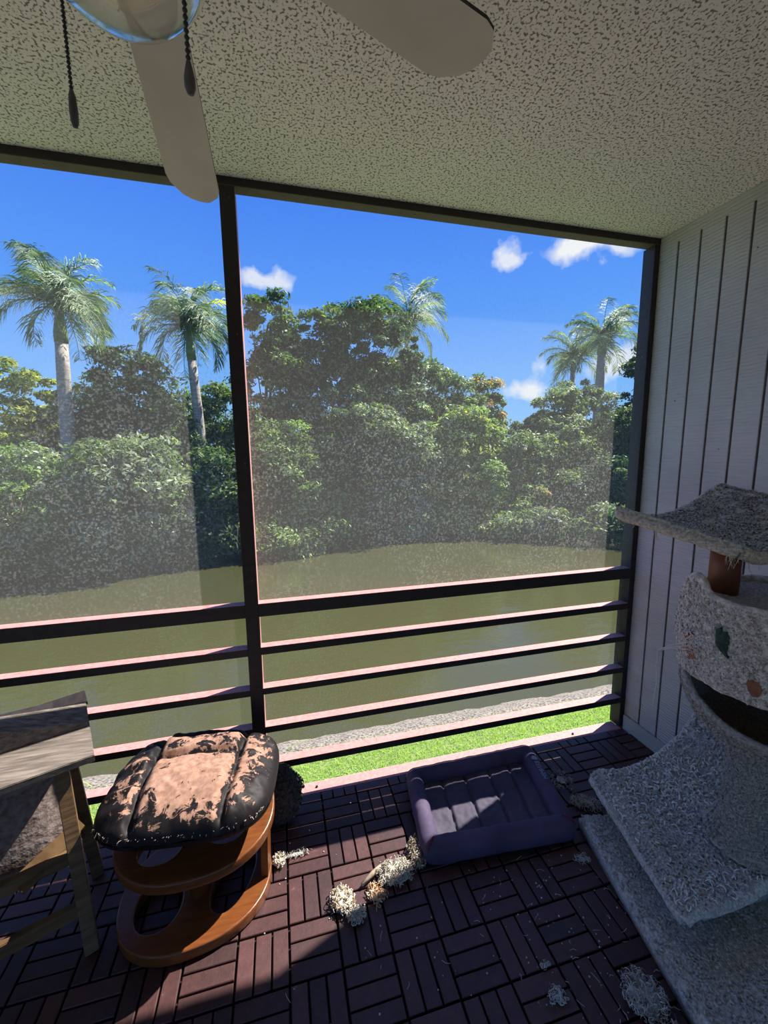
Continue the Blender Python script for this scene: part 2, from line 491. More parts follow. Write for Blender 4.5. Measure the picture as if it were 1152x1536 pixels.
# ------------------------------------------------------------------ screen frame
D = 0.066
mb = MB(); mb.box(XL, 0.0, 0.0, 0.05, 2.432, H, 0)
mb.box(XL, 0.0, 0.001, 0.05, 2.429, 2.432, 1)
for k in range(9):
    x = -0.35 - k * 0.42
    mb.tube([(x, 0.025, 2.4295), (x, 0.025, 2.4265)], 0.004, 8, 2)
structure(mb.build('trim_1', [M['frame'], M['bronze'], M['screw']]))
def post(name, x0, x1, n_screw=4, side=None):
    mb = MB(); mb.box(x0, x1, 0.0, D, 0.0, 2.429, 0)
    if name == 'trim_2': mb.box(x1 - .0005, x1 + 0.0012, 0.001, D, 0.001, 2.428, 2)  # mullion's sunlit right edge painted in as a pale strip
    for k in range(n_screw):
        z = 0.55 + k * 0.45 + random.uniform(-.05, .05)
        xs = x0 if side == 'l' else None
        if xs is not None: mb.tube([(xs + .001, 0.026, z), (xs - 0.002, 0.026, z)], 0.004, 8, 1)
        else: mb.tube([((x0 + x1) / 2 + .008, 0.001, z), ((x0 + x1) / 2 + .008, -0.002, z)], 0.003, 8, 1)
    return structure(mb.build(name, [M['frame'], M['screw'], M['pale_red']], bevel=0.0015, seg=1))
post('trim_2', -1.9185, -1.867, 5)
post('trim_3', -0.031, -0.0005, 4, 'l')
post('trim_4', -3.83, -3.778, 3)
# sill strip at the slab edge
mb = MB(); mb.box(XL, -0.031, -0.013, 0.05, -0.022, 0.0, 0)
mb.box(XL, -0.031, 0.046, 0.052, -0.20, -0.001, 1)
structure(mb.build('trim_5', [M['pale_red'], M['slab']]))

# railing: five rails in each bay, painted brown with paler red-brown tops
rail = thing('balcony_railing', (-1.9, 0.02, 0), 'dark brown railing of five horizontal rails below the insect screens', 'railing')
TOPS = [(0.893, 0.838), (0.7046, 0.673), (0.5241, 0.496), (0.3476, 0.319), (0.1735, 0.142)]
for x0, x1 in ((-1.8665, -0.0315), (-3.7775, -1.919)):
    for t, b_ in TOPS:
        mb = MB(); mb.box(x0, x1, 0.0, 0.044, b_, t - 0.0005, 0)
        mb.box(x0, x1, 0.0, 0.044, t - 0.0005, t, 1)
        mb.build('rail', [M['frame'], M['pale_red']], rail)

# insect screens
for k, (x0, x1) in enumerate(((-1.8665, -0.0315), (-3.7775, -1.919))):
    me = bpy.data.meshes.new('insect_screen')
    me.from_pydata([(x0, 0.047, 0.001), (x1, 0.047, 0.001), (x1, 0.047, 0.838), (x0, 0.047, 0.838),
                    (x0, 0.004, 0.8935), (x1, 0.004, 0.8935), (x1, 0.004, 2.429), (x0, 0.004, 2.429)], [], [(0, 1, 2, 3), (4, 5, 6, 7)])
    me.materials.append(M['screen']); me.materials.append(M['screen_low']); me.polygons[0].material_index = 1
    o = link('window_%d' % (k + 1), me); structure(o)

# ------------------------------------------------------------------ outdoors: lawn, bank, canal
mb = MB()
mb.box(-40, 40, 0.9, 3.72, -2.95, -2.7)
mb.box(-40, 40, -4, 0.9, -3.0, -2.7)
structure(mb.build('ground_lawn', M['lawn']))
def bank_fn(u, v):
    x = -14 + 28 * u; yy = 3.68 + 1.15 * v
    z = -2.695 - 0.06 * min(1, max(0, v * 4)) - 0.62 * max(0, v - 0.25)
    z += 0.03 * nz((x * 3, yy * 3, 0)) * (v > 0) + 0.015 * nz((x * 11, yy * 11, 3))
    return (x, yy + 0.06 * nz((x * .9, 0, 5)) * v, z)
structure(grid_mesh(bank_fn, 280, 16).build('ground_bank', M['bank'], smooth=True))
def far_shore(x):
    pts = [(-60, 15.6), (-12, 15.7), (-4, 16.0), (-1.6, 16.1), (2.5, 18.0), (8, 18.0), (12, 15.6), (14, 14.0), (18, 12.0), (60, 12)]
    for (a, ya), (b_, yb) in zip(pts[:-1], pts[1:]):
        if a <= x <= b_: return ya + (yb - ya) * (x - a) / (b_ - a)
    return 14
def land_fn(u, v):
    x = -45 + 95 * u; yy = far_shore(x) + 0.5 + 50 * v ** 1.6
    return (x, yy + 0.4 * nz((x * .6, 1, 0)), -3.15 + 0.5 * min(1, v * 12) + 0.15 * nz((x, yy, 2)))
structure(grid_mesh(land_fn, 120, 24).build('ground_far_shore', M['mud'], smooth=True))
mb = MB(); mb.add([(-60, 3.9, -3.0), (70, 3.9, -3.0), (70, 30, -3.0), (-60, 30, -3.0)], [(0, 1, 2, 3)])
tag(mb.build('canal_water', M['water']), 'murky olive green canal water between lawn and trees', 'water', kind='structure')

# grass blades (nobody could count them)
def grass():
    n = 60000
    x = rng.uniform(-5.0, 6.5, n); yy = rng.uniform(2.2, 3.76, n)
    h = rng.uniform(0.025, 0.06, n); a = rng.uniform(0, 2 * PI, n); w = rng.uniform(0.003, 0.006, n)
    lx = rng.normal(0, 0.025, n); ly = rng.normal(0, 0.025, n)
    V = np.empty((n, 3, 3))
    V[:, 0] = np.stack([x - np.cos(a) * w, yy - np.sin(a) * w, np.full(n, -2.702)], 1)
    V[:, 1] = np.stack([x + np.cos(a) * w, yy + np.sin(a) * w, np.full(n, -2.702)], 1)
    V[:, 2] = np.stack([x + lx, yy + ly, -2.7 + h], 1)
    return np_mesh('lawn_grass', V.reshape(-1, 3), 3)
def np_mesh(name, V, k):
    me = bpy.data.meshes.new(name)
    n = len(V) // k
    me.vertices.add(len(V)); me.vertices.foreach_set('co', V.astype(np.float32).ravel())
    me.loops.add(len(V)); me.loops.foreach_set('vertex_index', np.arange(len(V), dtype=np.int32))
    me.polygons.add(n); me.polygons.foreach_set('loop_start', np.arange(0, len(V), k, dtype=np.int32))
    me.update(calc_edges=True)
    return me
me = grass(); me.materials.append(M['grass'])
tag(link('lawn_grass', me), 'sunlit short green lawn grass below the balcony sill', 'grass', kind='stuff')
# a few long weeds at the water's edge
mb = MB()
for (x, yy, dx) in ((-4.1, 3.8, .25), (-3.7, 3.85, .35), (-4.25, 3.9, -.2), (-2.0, 3.9, .5), (-3.2, 3.85, .25)):
    p = [Vector((x + dx * t, yy - 0.08 * t, -2.85 + 0.5 * t - 0.22 * t * t)) for t in (0, .25, .5, .75, 1)]
    mb.tube(p, [.006, .006, .005, .004, .002], 4)
tag(mb.build('bank_weeds', M['grass']), 'thin pale weed stalks leaning at the water edge', 'weeds', kind='stuff')

# ------------------------------------------------------------------ trees
def leaves(blobs, n_clump, n_leaf, size, clump_r, seed):
    r = np.random.default_rng(seed)
    out = []
    tot = sum(b[3] * b[5] for b in blobs)
    for (cx, cy, cz, rx, ry, rz) in blobs:
        nc = max(3, int(n_clump * rx * rz / tot))
        d = r.normal(size=(nc, 3)); d /= np.linalg.norm(d, axis=1)[:, None]
        d[:, 1] = np.where(r.random(nc) < 0.7, -np.abs(d[:, 1]), d[:, 1])
        rad = r.uniform(0.45, 1.22, nc) ** 0.5
        C = np.array([cx, cy, cz]) + d * rad[:, None] * np.array([rx, ry, rz])
        cr = clump_r * r.uniform(0.35, 1.6, nc)
        n = nc * n_leaf
        ld = r.normal(size=(n, 3)); ld /= np.linalg.norm(ld, axis=1)[:, None]
        ld[:, 2] = np.where(r.random(n) < 0.6, np.abs(ld[:, 2]), ld[:, 2])
        cc = np.repeat(C, n_leaf, 0); ccr = np.repeat(cr, n_leaf)
        P = cc + ld * (ccr * r.uniform(0.45, 1.05, n))[:, None] * np.array([1.15, 1.0, 0.75])
        nrm = ld * 0.5 + r.normal(size=(n, 3)) * 0.55 + np.array([0, 0, 0.5]); nrm /= np.linalg.norm(nrm, axis=1)[:, None]
        t = np.cross(nrm, r.normal(size=(n, 3))); t /= np.linalg.norm(t, axis=1)[:, None]
        b = np.cross(nrm, t)
        s = size * r.uniform(0.6, 1.35, n)
        t = t * s[:, None]; b = b * (s * 0.42)[:, None]
        V = np.stack([P - t, P - b * 1.0 + nrm * (s * .12)[:, None], P + t, P + b + nrm * (s * .12)[:, None]], 1)
        out.append(V.reshape(-1, 3))
    return np.concatenate(out)

def broad_tree(base, blobs, mat, label, name='broadleaf_tree', cat='tree', clumps=60, per=170, size=0.13, clump_r=0.55, seed=1, trunk_r=0.16, accent=None):
    t = thing(name, base, label, cat, 'trees and shrubs on the far bank')
    V = leaves(blobs, clumps, per, size, clump_r, seed) - np.array(base)
    me = np_mesh('foliage', V, 4); me.materials.append(M[mat])
    if accent:
        me.materials.append(M[accent])
        mi = np.zeros(len(me.polygons), dtype=np.int32)
        # leaves of the other colour come in clumps
        k = np.arange(len(mi)) // per
        mi[(k * 7919 % 10) < 3] = 1
        me.polygons.foreach_set('material_index', mi)
    o = bpy.data.objects.new('foliage', me); COL.objects.link(o); o.parent = t
    r = random.Random(seed)
    mb = MB()
    b0 = Vector(base)
    for (cx, cy, cz, rx, ry, rz) in blobs:
        top = Vector((cx, cy, cz))
        mid = b0.lerp(top, 0.5) + Vector((r.uniform(-.4, .4), r.uniform(-.3, .3), 0))
        mb.tube([b0 + Vector((0, 0, -.3)), b0.lerp(mid, .5) + Vector((r.uniform(-.1, .1), 0, 0)), mid, top], [trunk_r, trunk_r * .8, trunk_r * .6, trunk_r * .3], 7)
        for _ in range(5):
            e = top + Vector((r.uniform(-1, 1) * rx * .8, r.uniform(-1, .3) * ry * .8, r.uniform(-.3, .9) * rz * .8))
            m2 = mid.lerp(e, .5) + Vector((0, 0, -.2))
            mb.tube([mid, m2, e], [trunk_r * .4, trunk_r * .25, trunk_r * .1], 5)
    mb.build('trunk', M['bark'], t, smooth=True)
    return t

def palm(base, crown, r0, label, spread, n_fr=15, name='palm_tree', seed=1, shaft=1.3, yellow=None, droop=1.0, lean=(0, 0)):
    t = thing(name, base, label, 'palm tree', 'palms above the far bank')
    r = random.Random(seed); n_fr = int(n_fr * 1.45)
    b0, c = Vector(base), Vector(crown)
    ax = (c - b0).normalized()
    L = (c - b0).length
    ts = c - ax * shaft
    pts = [b0.lerp(ts, k / 8) for k in range(9)]
    rad = [r0 * (1.15, 1.0, 0.98, 1.0, 1.02, 1.0, .96, .9, .82)[k] for k in range(9)]
    mb = MB(); mb.tube(pts, rad, 14)
    mb.build('trunk', M['palm_bark'], t, smooth=True)
    mb = MB(); mb.tube([ts, ts + ax * shaft * .25, ts + ax * shaft * .7, c], [r0 * .9, r0 * .95, r0 * .6, r0 * .4], 12)
    mb.build('crown_shaft', M['crownshaft'], t, smooth=True)
    for k in range(n_fr):
        az = k * 2.399 + r.uniform(-.25, .25)
        el = math.radians([80, 62, 50, 36, 20, 2, -22][k % 7] + r.uniform(-8, 8))
        Lf = spread * r.uniform(0.85, 1.1)
        h = Vector((math.cos(az), math.sin(az), 0))
        p = Vector(c); rach = [Vector(p)]; ang = el; ns = 16
        for s in range(ns):
            p = p + (h * math.cos(ang) + Vector((0, 0, 1)) * math.sin(ang)) * (Lf / ns)
            ang -= math.radians(5.6 * droop) * (0.4 + 1.4 * s / ns)
            rach.append(Vector(p))
        mb = MB(); mb.tube(rach, [0.035 * (1 - i / (ns + 4)) for i in range(ns + 1)], 4)
        side = h.cross(Vector((0, 0, 1)))
        for s in range(1, ns + 1):
            f = s / ns
            ll = spread * 0.31 * math.sin(PI * min(1, 0.12 + f * 0.86)) ** 0.6 + 0.1
            for q_ in range(3):
                pt = rach[s - 1].lerp(rach[s], q_ / 3)
                tg = (rach[s] - rach[s - 1]).normalized()
                for sg in (-1, 1):
                    d = (side * sg * r.uniform(.7, 1) + tg * r.uniform(.35, .8) + Vector((0, 0, r.uniform(-.75, .35)))).normalized()
                    l2 = ll * r.uniform(.75, 1.15)
                    w = d.cross(tg + Vector((0, 0, .3))).normalized() * 0.024
                    m_ = pt + d * l2 * .55; e = pt + d * l2 * .95 + Vector((0, 0, -l2 * .28))
                    mb.add([pt - w * .5, pt + w * .5, m_ + w, m_ - w, e], [(0, 1, 2, 3), (3, 2, 4)], 0)
        mb.build('frond', M['frond_yellow' if yellow is not None and k == yellow else 'frond'], t)
    return t

palm((-11.75, 21.5, -2.9), (-11.05, 21.0, 8.35), 0.30, 'tallest left palm with a full feathery crown and thick pale trunk', 3.1, 19, seed=3, shaft=1.7)
palm((-5.45, 22.0, -2.9), (-5.90, 22.0, 8.0), 0.25, 'palm just left of the screen mullion, with one yellow frond', 3.0, 17, seed=5, shaft=1.7, yellow=8, droop=1.15)
palm((7.9, 30.0, -2.9), (8.34, 30.0, 11.4), 0.26, 'palm standing behind the big dark tree in the middle', 4.3, 16, seed=8)
palm((23.4, 27.0, -2.9), (23.5, 27.0, 10.3), 0.36, 'right palm with thicker trunk, nearest the porch wall', 3.4, 17, seed=11)
palm((23.2, 30.0, -2.9), (23.3, 30.0, 9.6), 0.24, 'smaller palm standing just left of the thick right one', 3.4, 15, seed=13)

WB = -2.95
TR = [
 # label, material, blobs(x, y, z, rx, ry, rz), clumps
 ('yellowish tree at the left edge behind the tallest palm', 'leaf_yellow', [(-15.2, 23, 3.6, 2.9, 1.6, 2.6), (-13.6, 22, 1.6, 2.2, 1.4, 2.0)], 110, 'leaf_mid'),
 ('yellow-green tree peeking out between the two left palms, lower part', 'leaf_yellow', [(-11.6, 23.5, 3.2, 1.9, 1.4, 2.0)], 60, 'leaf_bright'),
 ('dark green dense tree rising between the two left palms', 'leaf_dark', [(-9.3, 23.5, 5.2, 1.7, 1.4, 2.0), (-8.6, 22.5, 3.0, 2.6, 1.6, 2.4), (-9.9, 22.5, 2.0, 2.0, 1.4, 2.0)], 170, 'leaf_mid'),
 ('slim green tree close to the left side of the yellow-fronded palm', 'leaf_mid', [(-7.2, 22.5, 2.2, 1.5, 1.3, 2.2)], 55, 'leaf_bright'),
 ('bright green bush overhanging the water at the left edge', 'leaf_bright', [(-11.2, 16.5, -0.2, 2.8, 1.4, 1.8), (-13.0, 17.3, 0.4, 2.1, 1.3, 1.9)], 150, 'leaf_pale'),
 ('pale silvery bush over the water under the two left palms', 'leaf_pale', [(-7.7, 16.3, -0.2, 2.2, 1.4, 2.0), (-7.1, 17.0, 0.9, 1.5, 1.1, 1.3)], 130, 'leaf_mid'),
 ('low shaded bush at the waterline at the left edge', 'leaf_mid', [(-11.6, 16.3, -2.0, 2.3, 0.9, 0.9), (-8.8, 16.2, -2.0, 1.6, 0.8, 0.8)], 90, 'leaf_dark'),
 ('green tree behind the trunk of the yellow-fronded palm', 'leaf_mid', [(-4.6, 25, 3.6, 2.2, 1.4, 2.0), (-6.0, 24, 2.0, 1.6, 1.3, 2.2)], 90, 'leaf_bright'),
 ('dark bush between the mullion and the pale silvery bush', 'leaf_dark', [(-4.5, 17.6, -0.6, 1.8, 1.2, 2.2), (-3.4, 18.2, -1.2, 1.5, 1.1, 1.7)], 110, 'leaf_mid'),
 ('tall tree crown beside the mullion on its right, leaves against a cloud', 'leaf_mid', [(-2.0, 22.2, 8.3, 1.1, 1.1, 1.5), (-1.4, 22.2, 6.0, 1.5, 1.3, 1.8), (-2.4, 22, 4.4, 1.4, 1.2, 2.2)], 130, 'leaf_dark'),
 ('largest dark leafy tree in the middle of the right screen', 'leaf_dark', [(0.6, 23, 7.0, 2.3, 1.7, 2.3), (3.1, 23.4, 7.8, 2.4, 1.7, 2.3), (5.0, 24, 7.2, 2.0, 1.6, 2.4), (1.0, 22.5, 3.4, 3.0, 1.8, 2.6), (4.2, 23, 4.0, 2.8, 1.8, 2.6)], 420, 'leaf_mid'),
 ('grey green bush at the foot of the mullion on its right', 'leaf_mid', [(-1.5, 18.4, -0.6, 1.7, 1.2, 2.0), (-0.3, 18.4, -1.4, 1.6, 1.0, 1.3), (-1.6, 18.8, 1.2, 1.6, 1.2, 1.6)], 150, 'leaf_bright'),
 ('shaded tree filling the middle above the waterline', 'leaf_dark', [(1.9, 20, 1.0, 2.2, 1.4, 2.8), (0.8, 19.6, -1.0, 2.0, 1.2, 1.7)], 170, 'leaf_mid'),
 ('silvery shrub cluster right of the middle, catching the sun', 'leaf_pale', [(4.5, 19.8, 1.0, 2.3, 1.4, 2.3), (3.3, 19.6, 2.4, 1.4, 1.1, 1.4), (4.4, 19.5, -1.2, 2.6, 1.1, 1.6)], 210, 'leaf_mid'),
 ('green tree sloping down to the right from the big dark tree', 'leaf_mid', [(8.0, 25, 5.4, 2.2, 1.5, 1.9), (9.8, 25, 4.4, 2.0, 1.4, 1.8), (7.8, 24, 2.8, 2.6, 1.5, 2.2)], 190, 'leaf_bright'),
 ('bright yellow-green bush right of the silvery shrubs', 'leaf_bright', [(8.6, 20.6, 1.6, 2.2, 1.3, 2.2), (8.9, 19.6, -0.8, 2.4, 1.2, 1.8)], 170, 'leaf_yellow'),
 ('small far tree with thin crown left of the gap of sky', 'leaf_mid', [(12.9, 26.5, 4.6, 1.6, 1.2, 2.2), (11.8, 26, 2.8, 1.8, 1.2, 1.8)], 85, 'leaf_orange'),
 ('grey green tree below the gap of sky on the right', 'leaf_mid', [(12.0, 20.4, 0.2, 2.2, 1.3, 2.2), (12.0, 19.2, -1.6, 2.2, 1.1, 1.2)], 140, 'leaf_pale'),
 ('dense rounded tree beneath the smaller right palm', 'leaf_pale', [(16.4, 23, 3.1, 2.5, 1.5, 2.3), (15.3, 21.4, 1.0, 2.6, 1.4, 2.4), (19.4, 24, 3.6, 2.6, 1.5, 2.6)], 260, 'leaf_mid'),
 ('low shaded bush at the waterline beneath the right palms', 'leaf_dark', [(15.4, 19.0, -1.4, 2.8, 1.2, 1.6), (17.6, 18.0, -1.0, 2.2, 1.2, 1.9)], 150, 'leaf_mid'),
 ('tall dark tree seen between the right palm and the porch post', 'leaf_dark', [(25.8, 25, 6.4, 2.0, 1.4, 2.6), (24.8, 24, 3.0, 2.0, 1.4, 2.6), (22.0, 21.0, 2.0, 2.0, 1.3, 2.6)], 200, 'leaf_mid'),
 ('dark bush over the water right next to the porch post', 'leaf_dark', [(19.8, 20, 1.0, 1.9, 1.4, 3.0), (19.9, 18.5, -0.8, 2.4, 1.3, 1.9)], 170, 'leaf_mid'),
 ('orange-leaved low shrub at the waterline on the right', 'leaf_orange', [(12.1, 18.4, -1.6, 0.85, 0.6, 0.9)], 26, 'leaf_yellow'),
 ('tiny sunlit weed clump on the far waterline in the middle', 'leaf_bright', [(8.1, 18.1, -2.75, 0.75, 0.4, 0.16)], 10, 'leaf_yellow'),
]
# low growth hanging over the shoreline, and the deeper thicket behind
near = [t for t in TR if min(b[1] for b in t[2]) < 21 and t[3] > 30]
far = [t for t in TR if max(b[1] for b in t[2]) > 21.5]
CX = {id(t): sum(b[0] for b in t[2]) / len(t[2]) for t in TR}
extra = {}
sx = -15.0
while sx < 21:
    t = min(near, key=lambda t: abs(CX[id(t)] - sx))
    t[2].append((sx, far_shore(sx) + 0.75, -2.25 + 0.5 * nz((sx * 1.7, 0, 0)), 1.2, 0.7, 0.7 + .5 * nz((sx, 3, 1)))); extra[id(t)] = extra.get(id(t), 0) + 18
    sx += 1.35
for bx_ in range(-18, 30, 3):
    t = min(far, key=lambda t: abs(CX[id(t)] - bx_))
    t[2].append((bx_, 26.5, 0.6, 2.4, 1.5, 3.4)); extra[id(t)] = extra.get(id(t), 0) + 60
TR = [(l, m_, b_, c_ + extra.get(id(t), 0), a_) for t in TR for (l, m_, b_, c_, a_) in [t]]
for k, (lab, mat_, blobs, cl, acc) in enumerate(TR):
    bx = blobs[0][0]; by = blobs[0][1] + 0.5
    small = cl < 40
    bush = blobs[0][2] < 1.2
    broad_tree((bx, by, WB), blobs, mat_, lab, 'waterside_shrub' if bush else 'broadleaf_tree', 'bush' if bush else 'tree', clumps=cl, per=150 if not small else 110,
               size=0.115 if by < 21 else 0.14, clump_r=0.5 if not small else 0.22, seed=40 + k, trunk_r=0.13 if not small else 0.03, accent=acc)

# bare mangrove roots and branches hanging into the water
r_ = random.Random(4)
roots = MB()
for k in range(60):
    x = r_.choice([r_.uniform(-13, -5.6), r_.uniform(-5.5, -2.6), r_.uniform(-2, 14)])
    y0 = far_shore(x) + 0.7
    p0 = Vector((x, y0, -2.0 + r_.uniform(0, .8)))
    e = p0 + Vector((r_.uniform(-1.2, 1.2), r_.uniform(-1.1, -.3), r_.uniform(-1.3, -.3)))
    mid = p0.lerp(e, .5) + Vector((r_.uniform(-.2, .2), -.2, r_.uniform(.0, .35)))
    roots.tube([p0, mid, e], [0.035, 0.025, 0.012], 5)
tag(roots.build('bare_branches', M['bark']), 'tangle of bare pale branches hanging over the far waterline', 'branches', kind='stuff')

# ================================================================== CEILING FAN
M['blade'] = simple('grey_white_blade', (0.47, 0.46, 0.43), (0.55, 0.54, 0.505), 0.55, 8, (1, 1, 1))
M['blade_edge'] = simple('dirty_blade_edge', (0.04, 0.035, 0.03), (0.08, 0.07, 0.06), 0.8)
M['fan_metal'] = simple('off_white_fan_metal', (0.50, 0.49, 0.45), (0.56, 0.55, 0.50), 0.4, 10)
M['chain'] = simple('dark_bead_chain', (0.05, 0.045, 0.04), (0.08, 0.07, 0.06), 0.45, 60, metal=0.6)
M['fob'] = simple('dark_pull_knob', (0.10, 0.085, 0.075), (0.15, 0.13, 0.12), 0.5, 60)
mt, nt, b = nodes_of('clear_fan_glass')
b.inputs['Base Color'].default_value = (0.93, 0.93, 0.92, 1); b.inputs['Roughness'].default_value = 0.05
b.inputs['Transmission Weight'].default_value = 1.0; b.inputs['IOR'].default_value = 1.45
M['glass'] = mt
M['bulb'] = simple('frosted_bulb', (0.75, 0.74, 0.70), None, 0.4)

FX, FY = -1.905, -1.10
fan = thing('ceiling_fan', (FX, FY, H), 'dirty white ceiling fan with glass light globe and two pull chains', 'ceiling fan')
mb = MB(); mb.lathe([(0.0, H), (0.075, H), (0.07, H - .04), (0.02, H - .055), (0.02, H - .12), (0.06, H - .13), (0.12, H - .16), (0.125, H - .24), (0.10, H - .27), (0.06, H - .28), (0.0, H - .28)], (FX, FY, 0), 40)
mb.build('motor_housing', M['fan_metal'], fan, smooth=True)
mb = MB(); mb.lathe([(0.0, 2.18), (0.062, 2.18), (0.066, 2.165), (0.066, 2.135), (0.06, 2.125), (0.0, 2.125)], (FX, FY, 0), 36)
mb.build('switch_housing', M['fan_metal'], fan, smooth=True)
prof = []
R0, ZC = 0.101, 2.070
for k in range(15):
    a = -PI / 2 + k * (PI / 2 + 0.62) / 14
    prof.append((max(R0 * math.cos(a), 0.0), ZC + R0 * math.sin(a)))
inner = [(max(r1 - 0.0035, 0), ZC + (z1 - ZC) * 0.965) for r1, z1 in prof]
mb = MB(); mb.lathe(prof + inner[::-1], (FX, FY, 0), 48)
mb.build('glass_globe', M['glass'], fan, smooth=True)
mb = MB(); mb.lathe([(0.0, 2.035), (0.018, 2.04), (0.028, 2.06), (0.024, 2.085), (0.013, 2.105), (0.013, 2.13)], (FX, FY, 0), 20)
mb.build('bulb', M['bulb'], fan, smooth=True)
def blade_pts(L, w0, w1):
    pts = [(-w0 / 2, 0.0)]
    pts += [(-w1 / 2, L - 0.055)]
    # scalloped clipped tip
    pts += [(-w1 / 2 + .006, L - .032), (-w1 / 2 + .03, L - .006), (-.012, L), (0.0, L - .003), (.012, L), (w1 / 2 - .03, L - .006), (w1 / 2 - .006, L - .032), (w1 / 2, L - .055)]
    pts += [(w0 / 2, 0.0)]
    return pts
for k, ang in enumerate((91.5, 19.0, -50.0, -122.0, 166.0)):
    a = math.radians(ang); droop = 0.055 if k == 0 else 0.0
    d = Vector((math.cos(a), math.sin(a), 0)); s = Vector((-math.sin(a), math.cos(a), 0))
    r_in, L = 0.15, (0.435 if k == 0 else 0.39)
    pitch = math.radians(11)
    mb = MB()
    nseg = 10
    outline = blade_pts(L, 0.098, 0.125)
    W1 = 0.112 if k == 0 else 0.15
    # lengthwise strips so the blade can sag
    def at_(lx, w):
        w = w * W1 / 0.125
        return Vector((FX, FY, 2.155)) + d * (r_in + lx) + s * (w * math.cos(pitch)) + Vector((0, 0, w * math.sin(pitch) - droop * ((r_in + lx) / 0.56) ** 1.3))
    n = len(outline)
    T_ = 0.006
    # rows of the blade: left/right edge pairs
    left = [(-0.049 + (-0.0135) * t, (L - .055) * t) for t in [i / nseg for i in range(nseg + 1)]] + outline[2:5] 
    rgt = [(0.049 + 0.0135 * t, (L - .055) * t) for t in [i / nseg for i in range(nseg + 1)]] + outline[6:9][::-1]
    v = []; f = []
    for (wl_, ll), (wr, lr) in zip(left, rgt):
        v += [at_(ll, wl_), at_(lr, wr), at_(ll, wl_) + Vector((0, 0, T_)), at_(lr, wr) + Vector((0, 0, T_))]
    mi = []
    for i in range(len(left) - 1):
        o_ = 4 * i
        f += [(o_, o_ + 1, o_ + 5, o_ + 4)]; mi.append(0)
        f += [(o_ + 2, o_ + 6, o_ + 7, o_ + 3)]; mi.append(0)
        f += [(o_, o_ + 4, o_ + 6, o_ + 2), (o_ + 1, o_ + 3, o_ + 7, o_ + 5)]; mi += [1, 1]
    e_ = 4 * (len(left) - 1)
    f += [(0, 2, 3, 1), (e_, e_ + 1, e_ + 3, e_ + 2)]; mi += [1, 1]
    for ff, m_ in zip(f, mi): pass
    mb.add(v, f, 0); mb.mi = mi
    bl = mb.build('blade', [M['blade'], M['blade_edge']], fan)
    mb = MB(); mb.beam(at_(-0.05, 0), at_(0.035, 0), 0.03, 0.006); mb.beam(at_(0.0, -.028), at_(0.0, .028), 0.03, .006)
    mb.build('blade_bracket', M['fan_metal'], bl)
for (cx, cy, zt, zb, kind) in ((-1.980, -1.036, 2.15, 1.930, 0), (-1.821, -1.222, 2.15, 1.842, 1)):
    mb = MB()
    mb.tube([(FX + (cx - FX) * .6, FY + (cy - FY) * .6, zt), (cx, cy, zt - .003)], .003, 6)
    z = zt
    while z > zb:
        mb.lathe([(0, -.0022), (.0016, -.0016), (.0024, 0), (.0016, .0016), (0, .0022)], (cx, cy, z), 8); z -= 0.0052
    mb.tube([(cx, cy, zt), (cx, cy, zb)], .0009, 5)
    ch = mb.build('pull_chain', M['chain'], fan, smooth=True)
    mb = MB()
    if kind == 0: mb.lathe([(0, .0), (.002, -.001), (.0038, -.008), (.0048, -.024), (.0042, -.036), (.0026, -.041), (0, -.042)], (cx, cy, zb), 16)
    else: mb.lathe([(0, .0), (.002, -.002), (.0032, -.007), (.0048, -.015), (.0048, -.022), (.003, -.027), (0, -.028)], (cx, cy, zb), 16)
    mb.build('pull_knob', M['fob'], ch, smooth=True)

